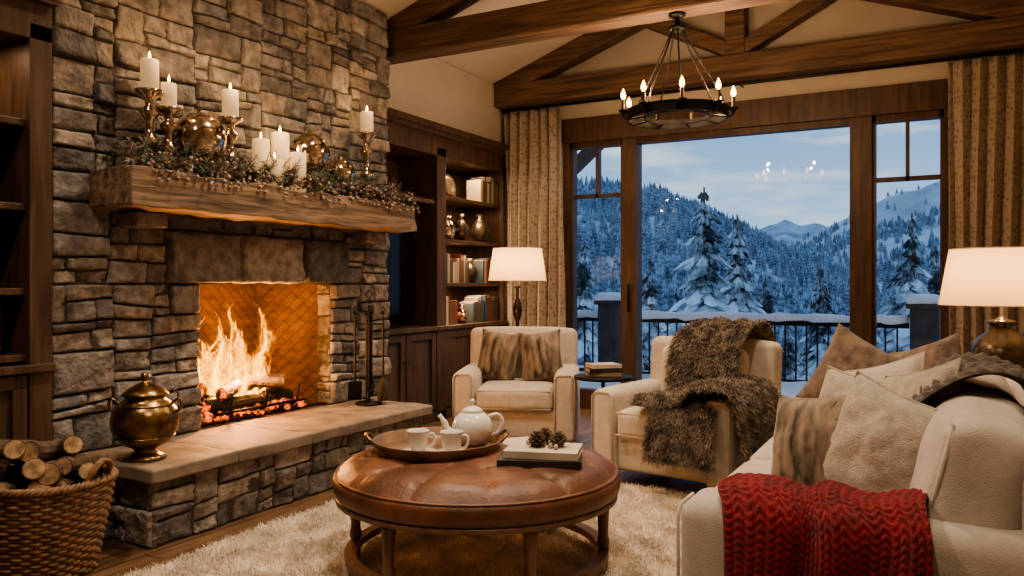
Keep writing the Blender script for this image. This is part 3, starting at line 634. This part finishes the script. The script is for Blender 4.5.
bk_((-1.57,3.17,TZ+.015),(.35,.25,.028),.40,m_dark); bk_((-1.56,3.18,TZ+.048),(.31,.22,.028),.30,BC[5])
bk_((-1.79,3.50,TZ+.004),(.28,.22,.015),.9,BC[5])
b.fin('coffee_table_books',bevel=.001)
b=MB(); rr=random.Random(9)
for i in range(3):
    cx=V((.055*math.cos(i*2.1),.05*math.sin(i*2.1),.035))
    for k in range(6):
        t=k/5; r=.032*math.sin(pi*(.2+.7*t)); 
        for j in range(8):
            a=j*pi/4+k*.4; b.box(cx+V((math.cos(a)*r,math.sin(a)*r,-.028+.056*t)),(.018,.012,.004),m_bark,Euler((0,-.5,a)))
    b.sph(cx,.02,m_bark,8)
for i in range(9): b.sph((rr.uniform(-.09,.09),rr.uniform(-.07,.07),.012),.012,m_berry,8)
b.fin('pinecones',(-1.56,3.21,TZ+.064))
# ---------------------------------------------------------------- armchairs
def armchair(loc,rz):
    b=MB(); m=m_cream
    b.rbox((0,.02,.22),(.90,.84,.24),.03,m,n=4)
    for s in(-1,1):
        b.rbox((s*.395,-.02,.345),(.17,.86,.53),.045,m,puff=(.012,.0,.01),n=6)
        b.tube([(s*.395-.075,-.45,.12),(s*.395-.075,-.45,.57),(s*.395-.05,-.45,.60),(s*.395+.05,-.45,.60),(s*.395+.075,-.45,.57),(s*.395+.075,-.45,.12)],.006,m,6)
    b.rbox((0,.36,.52),(.93,.17,.78),.05,m,puff=(0,.01,.02),n=7,rot=Euler((-.10,0,0)))
    b.rbox((0,-.10,.405),(.60,.70,.17),.045,m,puff=(.0,.012,.025),n=8,wr=.006)
    b.rbox((0,.22,.66),(.60,.17,.42),.06,m,puff=(0,.03,.01),n=8,rot=Euler((-.16,0,0)),wr=.006)
    for z in(.335,.475): b.tube([(-.29,-.445,z),(.29,-.445,z)],.006,m,6)
    for x in(-.38,.38):
        for y in(-.36,.38): b.lathe([(.018,0),(.028,.10)],(x,y,0),m_cab,10,False)
    return b.fin('armchair',loc,(0,0,rz))
armchair((-3.10,5.86,0),math.radians(22)); C2=armchair((-1.50,5.24,0),math.radians(-10))
def pillow(name,loc,rot,w,h,t,mat,furm=None,fc=9000,fl=.03,n=22,parts=None):
    b=MB(); 
    for s in(-1,1):
        def fn(u,v):
            a=u*2-1;c=v*2-1; x=w/2*a*(1-.09*(1-c*c)); z=h/2*c*(1-.09*(1-a*a)); th=t/2*max(0,(1-a*a)*(1-c*c))**.42
            th*=1+.18*noise.noise(V((a*2,c*2,s+w*9)))+.10*noise.noise(V((a*6,c*6,s))); return (x,s*th,z)
        b.grid(fn,n,n,mat) if s<0 else b.grid(lambda u,v:fn(1-u,v),n,n,mat)
    if not furm:
        e=[(-1,-1),(1,-1),(1,1),(-1,1)]; pts=[]
        for i in range(4):
            for k in range(12):
                f=k/12; a=e[i][0]*(1-f)+e[(i+1)%4][0]*f; c=e[i][1]*(1-f)+e[(i+1)%4][1]*f; pts.append((w/2*a*(1-.09*(1-c*c)),0,h/2*c*(1-.09*(1-a*a))))
        b.tube(pts,.006,mat,6,closed=True)
    o=b.fin(name,loc,rot,recalc=True)
    if furm: fur(o,fc,fl,.004,furm,seed=int(fc+w*100),spread=.5,grav=.5)
    return o
def loc2(ch,p): 
    M_=Matrix.Translation(ch[0])@Matrix.Rotation(ch[1],4,'Z'); return M_@V(p)
c1=((-3.10,5.86,0),math.radians(22))
for x in(-.175,.185): pillow('fur_pillow',loc2(c1,(x,.0,.70)),(-.25,(.10 if x<0 else -.08),math.radians(22)+x*1.3),.36,.44,.18,m_fur2,m_fur2,15000,.038)
b=MB()
drape(b,[(.13,.52,.55),(.13,.51,.88),(.12,.43,.975),(.10,.30,.97),(.08,.13,.90),(.08,.02,.76),(.08,-.04,.60),(.10,-.2,.53),(.12,-.42,.52),(.13,-.50,.42),(.14,-.52,.22)],(1,0,0),.46,m_fur,80,26,fold=.03,nf=3,seed=1,lift=.012,sgn=1,jag=.06,skew=.06)
drape(b,[(-.14,-.20,.51),(.05,-.20,.52),(.22,-.20,.55),(.30,-.20,.625),(.40,-.20,.635),(.475,-.20,.61),(.50,-.2,.45),(.51,-.2,.25),(.53,-.2,.06)],(0,1,0),.66,m_fur,60,30,fold=.04,nf=3,seed=4,lift=.012,sgn=1,jag=.07)
t=b.fin('fur_throw',(-1.50,5.24,0),(0,0,math.radians(-10)),recalc=False)
fur(t,65000,.055,.005,m_fur,seed=5,spread=.9,grav=1.0)
b=MB(); b.lathe([(.0001,0),(.215,0),(.22,.008),(.22,.022),(.21,.025),(.0001,.025)],(0,0,.585),m_black,36); b.cyl((0,0,.02),(0,0,.59),.014,m_black); b.lathe([(.15,0),(.15,.012),(.03,.03),(.014,.05)],(0,0,0),m_black,28)
b.fin('round_side_table',(-2.28,5.66,0))
b=MB()
for i,(m,s) in enumerate(((BC[4],.25),(m_dark,.24),(BC[5],.22))): 
    e=Euler((0,0,.5+.15*i)); b.box((0,0,.015+.03*i),(s,.17,.026),m_paper,e); b.box((0,0,.003+.03*i),(s+.01,.18,.003),m,e); b.box((0,0,.028+.03*i),(s+.01,.18,.003),m,e); b.box(e.to_matrix()@V((0,-.088,0))+V((0,0,.015+.03*i)),(s+.01,.004,.028),m,e)
b.fin('stacked_books',(-2.28,5.66,.61))
def shade(b,z0,z1,r0,r1):
    n=48; vs=[]
    for r,z in((r0,z0),(r1,z1)):
        for i in range(n): vs.append((r*math.cos(2*pi*i/n),r*math.sin(2*pi*i/n),z))
    fs=[(i,(i+1)%n,n+(i+1)%n,n+i) for i in range(n)]; b.add(vs,fs,m_shade,True)
    for r,z in((r0,z0),(r1,z1)): b.tube([(r*math.cos(2*pi*i/n),r*math.sin(2*pi*i/n),z) for i in range(n)],.004,m_wall,5,closed=True)
    for k in range(3): a=k*2.09; b.tube([(0,0,z1-.03),(r1*math.cos(a),r1*math.sin(a),z1-.005)],.002,m_brass,4)
b=MB(); b.lathe([(.16,0),(.165,.015),(.12,.03),(.03,.05),(.02,.08),(.016,.5),(.03,.55),(.016,.6),(.016,.95),(.035,1.0),(.045,1.06),(.035,1.13),(.014,1.17),(.014,1.26),(.03,1.27),(.008,1.29),(.008,1.60)],(0,0,0),m_bronze,24)
shade(b,1.33,1.63,.27,.225); FL=b.fin('floor_lamp',(-3.50,6.58,0)); light('floor_lamp_bulb','POINT',(-3.50,6.55,1.47),7,WARM,.03)
# ---------------------------------------------------------------- sofa
b=MB(); m=m_sofa; sx0,sx1,sy0,sy1=-.74,.34,2.48,5.02
b.rbox(((sx0+sx1)/2,(sy0+sy1)/2,.22),(sx1-sx0,sy1-sy0-.02,.26),.03,m,n=8)
for yy in(sy0+.12,sy1-.12): 
    b.rbox(((sx0+sx1)/2,yy,.345),(sx1-sx0+.02,.24,.55),.06,m,puff=(.0,.01,.012),n=8)
    b.tube([(sx0-.01,yy-.1,.12),(sx0-.012,yy-.1,.56),(sx0-.012,yy-.07,.595),(sx0-.012,yy+.07,.595),(sx0-.012,yy+.1,.56),(sx0-.01,yy+.1,.12)],.006,m,6)
b.rbox((.26,(sy0+sy1)/2+.01,.45),(.16,sy1-sy0-.06,.72),.06,m,n=10)
L=(sy1-sy0-.48)/2
for i in range(2):
    yc=sy0+.24+L*(i+.5); b.rbox((-.33,yc,.42),(.94,L-.01,.19),.05,m,puff=(.02,.0,.03),n=10,wr=.008,seed=i)
    LL=L-.015+(.16 if i==0 else 0); yb=yc-(.08 if i==0 else 0)
    b.rbox((.08,yb,.69),(.23,LL,.42),.06,m,puff=(.05,.0,.02),n=14,rot=Euler((0,.22,0)),wr=.014,seed=3+i)
    e=Euler((0,.22,0)).to_matrix(); bz=[]
    for (q,z) in((-1,-1),(-1,1),(1,1),(1,-1)): bz.append(V((.08,yb,.69))+e@V((-.108,q*(LL/2-.03),z*.185)))
    for k in range(4): b.tube([bz[k],bz[(k+1)%4]],.007,m,6)
    for z in (.345,.49): b.tube([(-.80,yc-L/2+.05,z),(-.805,yc,z),(-.80,yc+L/2-.05,z)],.006,m,6)
for x in(sx0+.06,sx1-.06):
    for y in(sy0+.08,sy1-.08): b.lathe([(.02,0),(.03,.1)],(x,y,0),m_cab,10,False)
b.fin('sofa')
rad=math.radians
pillow('fur_pillow',(-.44,3.22,.69),(-.30,-.15,rad(-30)),.38,.40,.18,m_fur2,m_fur2,18000,.032)
pillow('throw_pillow',(-.20,3.08,.715),(-.32,.26,rad(-36)),.45,.45,.20,m_pil)
pillow('throw_pillow',(-.10,3.40,.77),(-.25,-.25,rad(-52)),.44,.44,.17,m_pil)
pillow('throw_pillow',(-.36,3.80,.70),(-.35,.1,rad(-35)),.44,.42,.17,m_pil)
pillow('plaid_pillow',(-.42,4.62,.77),(-.20,.45,rad(-20)),.50,.48,.18,m_pil2,m_fur2,9000,.014)
pillow('plaid_pillow',(-.10,4.50,.79),(-.25,-.3,rad(-45)),.48,.46,.18,m_pil2,m_fur2,9000,.014)
pillow('throw_pillow',(-.26,4.20,.73),(-.35,-.3,rad(-30)),.44,.42,.16,m_sofa)
b=MB()
drape(b,[(-.31,2.44,.06),(-.31,2.44,.30),(-.31,2.45,.56),(-.31,2.51,.635),(-.31,2.62,.64),(-.31,2.72,.62),(-.31,2.78,.54),(-.31,2.95,.535)],(1,0,0),.60,m_red,360,290,fold=.026,nf=2.5,knit=.024,seed=3,lift=.008,sgn=-1,jag=.09,skew=-.02,zz=.32)
b.fin('red_knit_throw',recalc=False)
b=MB()
drape(b,[(-.12,3.50,.74),(-.075,3.50,.84),(.01,3.50,.925),(.10,3.50,.95),(.20,3.50,.93),(.32,3.50,.86),(.385,3.50,.76),(.39,3.50,.50)],(-.03,1,0),.74,m_grey,150,170,fold=.026,nf=3,knit=.045,seed=6,lift=.010,sgn=1,jag=.09)
tg=b.fin('taupe_throw_blanket',recalc=False)
b=MB(); b.rbox((0,0,.60),(.5,.5,.035),.008,m_cab,n=2); b.b2((-.22,-.22,.50),(.22,.22,.585),m_cab); b.b2((-.22,-.22,.15),(.22,.22,.17),m_cab)
for x in(-.21,.21):
    for y in(-.21,.21): b.b2((x-.02,y-.02,0),(x+.02,y+.02,.59),m_cab)
b.fin('end_table',(.30,5.45,0),bevel=.004)
b=MB(); b.lathe([(.09,0),(.095,.02),(.085,.03),(.10,.06),(.15,.15),(.168,.24),(.16,.31),(.12,.37),(.07,.41),(.06,.44),(.075,.455),(.07,.47),(.03,.48),(.012,.50),(.01,.80)],(0,0,0),m_bronze,36)
shade(b,.56,.885,.325,.27); b.fin('table_lamp',(.28,5.45,.618)); light('table_lamp_bulb','POINT',(.28,5.42,1.35),8,WARM,.03)
# ---------------------------------------------------------------- curtains
def curtain(x0,x1,seed):
    b=MB(); n=(x1-x0)/.115
    def fn(u,v):
        z=.01+3.13*v; x=x0+(x1-x0)*u; ph=2*pi*n*u+.7*math.sin(2.5*v+seed)+1.2*noise.noise(V((u*4,v*1.5,seed))); k=(.055+.015*(1-v))*(.8+.5*noise.noise(V((u*6,v,seed+3))))
        return (x+.016*math.sin(2*ph)+.01*math.sin(v*4+u*7),7.60+k*math.sin(ph)+.008*noise.noise(V((u*9,v*4,seed))),z)
    b.grid(fn,220,50,m_curt); b.fin('curtain',solid=.004)
curtain(-4.18,-3.50,1); curtain(.02,.80,2)
b=MB(); b.cyl((-4.24,7.60,3.165),(1.05,7.60,3.165),.014,m_black)
for x in(-4.24,-1.7,1.05): b.cyl((x,7.60,3.165),(x,7.749,3.165),.008,m_black)
for k in range(8): 
    for x0 in(-4.14,.06): 
        x=x0+.09*k; b.tube([(x,7.60+.02*math.cos(a),3.165+.02*math.sin(a)) for a in [i*pi/5 for i in range(10)]],.003,m_black,5,closed=True)
b.fin('curtain_rod')
# ---------------------------------------------------------------- chandelier
b=MB(); cr_=.345; z0=2.45
b.lathe([(cr_-.012,0),(cr_+.004,0),(cr_+.004,.06),(cr_-.012,.06),(cr_-.012,0)],(0,0,0),m_black,64,False)
b.lathe([(cr_-.016,.055),(cr_+.010,.055),(cr_+.010,.066),(cr_-.016,.066),(cr_-.016,.055)],(0,0,0),m_black,64,False)
b.lathe([(cr_-.13,.01),(cr_-.115,.01),(cr_-.115,.035),(cr_-.13,.035),(cr_-.13,.01)],(0,0,0),m_black,48,False)
for k in range(9):
    a=2*pi*k/9+.2; c,s=math.cos(a),math.sin(a)
    b.tube([((cr_-.12)*c,(cr_-.12)*s,.02),((cr_-.03)*c,(cr_-.03)*s,.005),(cr_*c,cr_*s,.0),((cr_+.035)*c,(cr_+.035)*s,.02),((cr_+.04)*c,(cr_+.04)*s,.05)],.007,m_black,6,sub=2)
    x,y=(cr_+.035)*c,(cr_+.035)*s
    b.lathe([(.01,.03),(.030,.055),(.034,.062),(.012,.062)],(x,y,0),m_black,14); b.cyl((x,y,.06),(x,y,.135),.0125,m_bronze,12)
    b.lathe([(.007,.135),(.018,.155),(.016,.175),(.006,.20),(.0001,.212)],(x,y,0),m_bulb,10)
    if k%3!=2: b.tube([((cr_-.01)*c,(cr_-.01)*s,.05),(cr_*.80*c,cr_*.80*s,.20),(cr_*.40*c,cr_*.40*s,.44),(.04*c,.04*s,.63)],.0065,m_black,6,sub=3)
b.lathe([(.045,.62),(.06,.63),(.06,.65),(.02,.665),(.012,.68)],(0,0,0),m_black,20)
b.cyl((0,0,.66),(0,0,.74),.006,m_black,6)
b.lathe([(.02,.705),(.06,.725),(.06,.74)],(0,0,0),m_black,20)
b.fin('chandelier',(-1.66,5.50,z0))
for k in range(4):
    a=2*pi*k/4+.6; light('chandelier_light','POINT',(-1.66+.36*math.cos(a),5.50+.36*math.sin(a),z0+.27),10,WARM,.012)
for i,(x,y,e,sp) in enumerate(((-2.9,6.5,95,2.0),(-2.6,3.6,170,2.2),(-.9,3.9,130,2.1),(-2.6,1.2,150,2.3),(-.5,1.3,115,2.3),(-1.0,6.3,70,2.0))):  # added out-of-view ceiling spots with trims, filling the room with light
    z=zc(x)-.012; sl=math.atan(.36)*(-1 if x<RX else 1)
    b=MB(); b.lathe([(.05,0),(.08,0),(.08,.008),(.05,.012),(.05,0)],(0,0,-.006),m_ceil,24); b.fin('fill_spot_trim',(x,y,z),(0,sl,0))
    light('fill_spot','SPOT',(x,y,z-.03),e,(1,.79,.58),.08,(0,0,0),sp,1)
# ---------------------------------------------------------------- exterior
b=MB(); b.b2((-9,YF+.21,-.3),(4,10.6,-.15),m_deck)
def dsn(u,v):
    x=-9+13*u; y=YF+.22+(10.6-YF-.22)*v
    return (x,y,-.12+.12*(noise.noise(V((x*.8,y*.9,0)))+.6)+.30*max(0,v-.4)+.06*noise.noise(V((x*3,y*3,1))))
b.grid(dsn,120,40,m_snow); b.fin('snowy_deck',recalc=False)
b=MB(); YR=10.3; PX=[-8.2,-4.02,-.22,3.6]
for x in PX:
    b.rbox((x,YR,.45),(.30,.30,1.20),.02,m_deck,n=3); b.rbox((x,YR,1.05),(.38,.38,.06),.015,m_deck,n=2); b.rbox((x,YR,1.105),(.38,.38,.10),.048,m_snow,puff=(0,0,.03),n=5,wr=.02)
for i in range(3):
    x0,x1=PX[i]+.16,PX[i+1]-.16
    b.b2((x0,YR-.04,.79),(x1,YR+.04,.85),m_black); b.rbox(((x0+x1)/2,YR,.885),(x1-x0,.13,.085),.04,m_snow,puff=(0,0,.01),n=24,wr=.03)
    b.b2((x0,YR-.02,.10),(x1,YR+.02,.13),m_black)
    n=int((x1-x0)/.12)
    for k in range(1,n): x=x0+(x1-x0)*k/n; b.b2((x-.009,YR-.009,.1),(x+.009,YR+.009,.8),m_black)
b.fin('deck_railing',recalc=False)
b=MB(); b.beam((-5.2,9.9,2.2),(-4.0,9.9,3.2),.15,.15,m_frame); b.b2((-4.75,9.8,-.1),(-4.55,10.0,3.4),m_frame); b.b2((-9,9.75,3.25),(-4.2,10.05,3.5),m_frame); b.fin('porch_roof_bracket')
D2=pi/180
def interp(t,xs,ys): return float(np.interp(t,xs,ys))
def terr(r,ph):
    d=ph/D2
    g=-2.8-21*(1-math.exp(-(max(r,12)-12)/60))
    n1=noise.fractal(V((r*math.sin(ph)/160,r*math.cos(ph)/160,0)),.9,2.1,5)
    HL=interp(d,[-60,-35,-26,-22,-18.7,-15.2,-11.9,-9.3,-5,0,10],[.18,.15,.124,.118,.112,.086,.060,.040,.01,-.02,-.03])*900+0
    HR=interp(d,[-30,-14,-11,-9.3,-7.5,-5.6,-2.6,.2,8,30],[-.03,.0,.025,.040,.062,.080,.104,.122,.15,.18])*1500-8
    def rise(r,a,b_): 
        t=max(0,min(1,(r-a)/(b_-a))); t2=max(0,(r-b_)/b_); return t*t*(3-2*t)*.45+t*.55-t2*1.2
    hl=-24+(HL+24)*rise(r,140,900)+n1*10*min(1,r/400)
    hr=-24+(HR+24)*rise(r,420,1500)+n1*24*min(1,r/900)
    return max(g+n1*1.5*min(1,r/80),hl,hr)
b=MB()
def tf(u,v):
    ph=(-58+100*u)*D2; r=12*(2200/12)**v; return (r*math.sin(ph),r*math.cos(ph),terr(r,ph))
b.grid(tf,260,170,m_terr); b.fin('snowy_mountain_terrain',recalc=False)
b=MB()
def df(u,v):
    ph=(-30+50*u)*D2; d=ph/D2; H=interp(d,[-30,-14,-12,-10.6,-9.6,-8.8,-7.5,-6,20],[.03,.050,.062,.074,.081,.073,.076,.06,.05])*5000; r=3200+3000*v
    n1=noise.fractal(V((r*math.sin(ph)/500,r*math.cos(ph)/500,3)),.8,2.1,6)
    return (r*math.sin(ph),r*math.cos(ph),-100+(H+100)*(1-abs(v-.6)*1.3)+n1*55)
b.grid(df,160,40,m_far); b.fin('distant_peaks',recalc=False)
def conifer_mesh(seed):
    b=MB(); rr=random.Random(seed); b.cyl((0,0,0),(0,0,.98),.014,m_bark,6,.002)
    nl=34
    for i in range(nl):
        t=i/nl; z=.08+.90*t; Rm=.19*(1-t)**.85*(.8+.4*rr.random())+.006; nb=max(5,int(15*(1-t*.55)))
        for k in range(nb):
            a=2*pi*k/nb+rr.random()*.5; L=Rm*(.6+.6*rr.random()); c,s=math.cos(a),math.sin(a); dr=.40+.3*rr.random(); z_=z+rr.uniform(-.01,.01)
            w=L*.30
            def P(q,o,dz): return (c*L*q-s*o,s*L*q+c*o,z_-dr*L*q*q+dz)
            vs=[P(0,0,.0),P(.35,0,.008),P(.7,0,.004),P(1,0,0), P(.25,w*.8,-.008),P(.55,w*.55,-.008),P(.72,w*.75,-.010),P(.9,w*.25,-.006), P(.25,-w*.8,-.008),P(.55,-w*.55,-.008),P(.72,-w*.75,-.010),P(.9,-w*.25,-.006)]
            b.add(vs,[(0,1,4),(1,5,4),(1,2,6,5),(2,3,7,6),(0,8,1),(1,8,9),(1,9,10,2),(2,10,11,3)],m_tree)
    me_o=b.fin('tmp',recalc=False); me=me_o.data; bpy.data.objects.remove(me_o); me.name='conifer_mesh'; return me
CM=[conifer_mesh(i) for i in (1,2,3)]
grove=bpy.data.objects.new('conifer_grove',None); sc.collection.objects.link(grove)
def ctree(x,y,topz,i,wide=1,name='conifer'):
    r=math.hypot(x,y); g=terr(r,math.atan2(x,y))-.3; H=topz-g; o=bpy.data.objects.new(name,CM[i%3]); sc.collection.objects.link(o); o.location=(x,y,g); o.scale=(H*wide,H*wide,H); o.rotation_euler=(0,0,i*1.7); o.parent=grove
for i,(x,y,tz,w) in enumerate(((-8.5,31.8,5.44,1.25),(-8.2,36.2,4.7,1.2),(-1.3,38,4.6,1.2),(-.5,47.5,3.6,1.1),(-6.9,53,2.8,1),(-16.2,48,3.4,1.1),(-13.9,32.4,3.4,1.1),(-10.9,56.6,2.2,1),(-11.5,38,1.3,1.1),(-3.6,44,1.6,1.1),(-6.0,36,-.2,1.2),(1.8,34,5.2,1.1),(-15.5,28,1.5,1.1),(-18,36,4,1.1),(-4.8,30,-1.8,1.2),(-10.4,30,-.8,1.2),(-2.6,30,-1.2,1.2),(-7,27,-2.2,1.3),(-12.5,27,-2.4,1.3),(3.5,40,4.2,1),(-5.2,41,1.0,1.2),(-9.8,44,2.6,1.1))): ctree(x,y,tz,i,w)
rr=random.Random(77)
for i in range(280):
    r=45+135*rr.random()**.8; ph=rr.uniform(-34,10)*D2; x,y=r*math.sin(ph),r*math.cos(ph); g=terr(r,ph); ctree(x,y,g+rr.uniform(7,14),i,rr.uniform(.9,1.2))
lv=[];lf=[]
for k in range(5):
    t=k/5; zt=.32+.68*(k+1)/5; zb=.10+.72*t; rb=.20*(1-t)**.9+.02; o=len(lv); lv.append((0,0,zt))
    for j in range(10):
        a=2*pi*j/10+k; q=rb*(1 if j%2 else .62); lv.append((q*math.cos(a),q*math.sin(a),zb-(0 if j%2 else -.03)))
    lf+= [(o,o+1+j,o+1+(j+1)%10) for j in range(10)]
lv=np.array(lv);lf=np.array(lf); rg=np.random.default_rng(5); pos=[]
while len(pos)<10500:
    r=150+1350*rg.random(); ph=(-40+54*rg.random())*D2; d=ph/D2; z=terr(r,ph)
    den=noise.noise(V((r*math.sin(ph)/60,r*math.cos(ph)/60,7)))
    if den<-.28: continue
    if d>-9 and r>900 and z>62+50*den: 
        if rg.random()<.93: continue
    elif z>92 and rg.random()<.5: continue
    pos.append((r*math.sin(ph),r*math.cos(ph),z-.4,rg.uniform(8,13)))
pos=np.array(pos); n=len(pos); th=rg.random(n)*6.28; c,s=np.cos(th)[:,None],np.sin(th)[:,None]; Hh=pos[:,3][:,None]
X=(lv[None,:,0]*c-lv[None,:,1]*s)*Hh+pos[:,0][:,None]; Y=(lv[None,:,0]*s+lv[None,:,1]*c)*Hh+pos[:,1][:,None]; Z=lv[None,:,2]*Hh+pos[:,2][:,None]
vs=np.stack([X,Y,Z],2).reshape(-1,3); fs=(lf[None]+(np.arange(n)*len(lv))[:,None,None]).reshape(-1,3)
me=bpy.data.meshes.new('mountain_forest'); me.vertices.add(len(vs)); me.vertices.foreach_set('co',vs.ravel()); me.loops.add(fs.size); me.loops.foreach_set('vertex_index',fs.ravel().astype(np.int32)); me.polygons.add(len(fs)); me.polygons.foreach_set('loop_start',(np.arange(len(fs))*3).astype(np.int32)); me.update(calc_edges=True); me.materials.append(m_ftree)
o=bpy.data.objects.new('mountain_forest',me); sc.collection.objects.link(o)
# ---------------------------------------------------------------- world
w=bpy.data.worlds.new('sky'); sc.world=w; w.use_nodes=True; N=w.node_tree.nodes; L=w.node_tree.links; bg=N['Background']
tc=N.new('ShaderNodeTexCoord'); sp=N.new('ShaderNodeSeparateXYZ'); L.new(tc.outputs['Generated'],sp.inputs[0])
cr=N.new('ShaderNodeValToRGB'); e=cr.color_ramp.elements; e[0].position=0; e[0].color=(.36,.52,.70,1); e[1].position=.55; e[1].color=(.10,.21,.38,1); x=e.new(.2); x.color=(.16,.30,.49,1)
L.new(sp.outputs[2],cr.inputs[0])
mp=N.new('ShaderNodeMapping'); mp.inputs['Scale'].default_value=(1.6,1.6,8); mp.inputs['Location'].default_value=(.6,.2,.5); L.new(tc.outputs['Generated'],mp.inputs[0])
nz=N.new('ShaderNodeTexNoise'); nz.inputs['Scale'].default_value=4.2; nz.inputs['Detail'].default_value=8; nz.inputs['Roughness'].default_value=.6; L.new(mp.outputs[0],nz.inputs['Vector'])
c2=N.new('ShaderNodeMapRange'); c2.inputs[1].default_value=.47; c2.inputs[2].default_value=.66; c2.inputs[4].default_value=.9; L.new(nz.outputs[0],c2.inputs[0])
mx=N.new('ShaderNodeMix'); mx.data_type='RGBA'; L.new(c2.outputs[0],mx.inputs[0]); L.new(cr.outputs[0],mx.inputs[6]); mx.inputs[7].default_value=(.47,.56,.66,1)
L.new(mx.outputs[2],bg.inputs[0]); bg.inputs[1].default_value=.86
# ---------------------------------------------------------------- camera
cd=bpy.data.cameras.new('camera'); cam=bpy.data.objects.new('camera',cd); sc.collection.objects.link(cam); sc.camera=cam
cam.location=(0,0,1.3); cam.rotation_euler=(pi/2,0,math.radians(28.4)); cd.lens=28.27; cd.sensor_width=36; cd.shift_y=-4/1024; cd.clip_end=12000; cd.clip_start=.02
sc.view_settings.view_transform='AgX'; sc.view_settings.look='AgX - Medium High Contrast'; sc.view_settings.exposure=.85
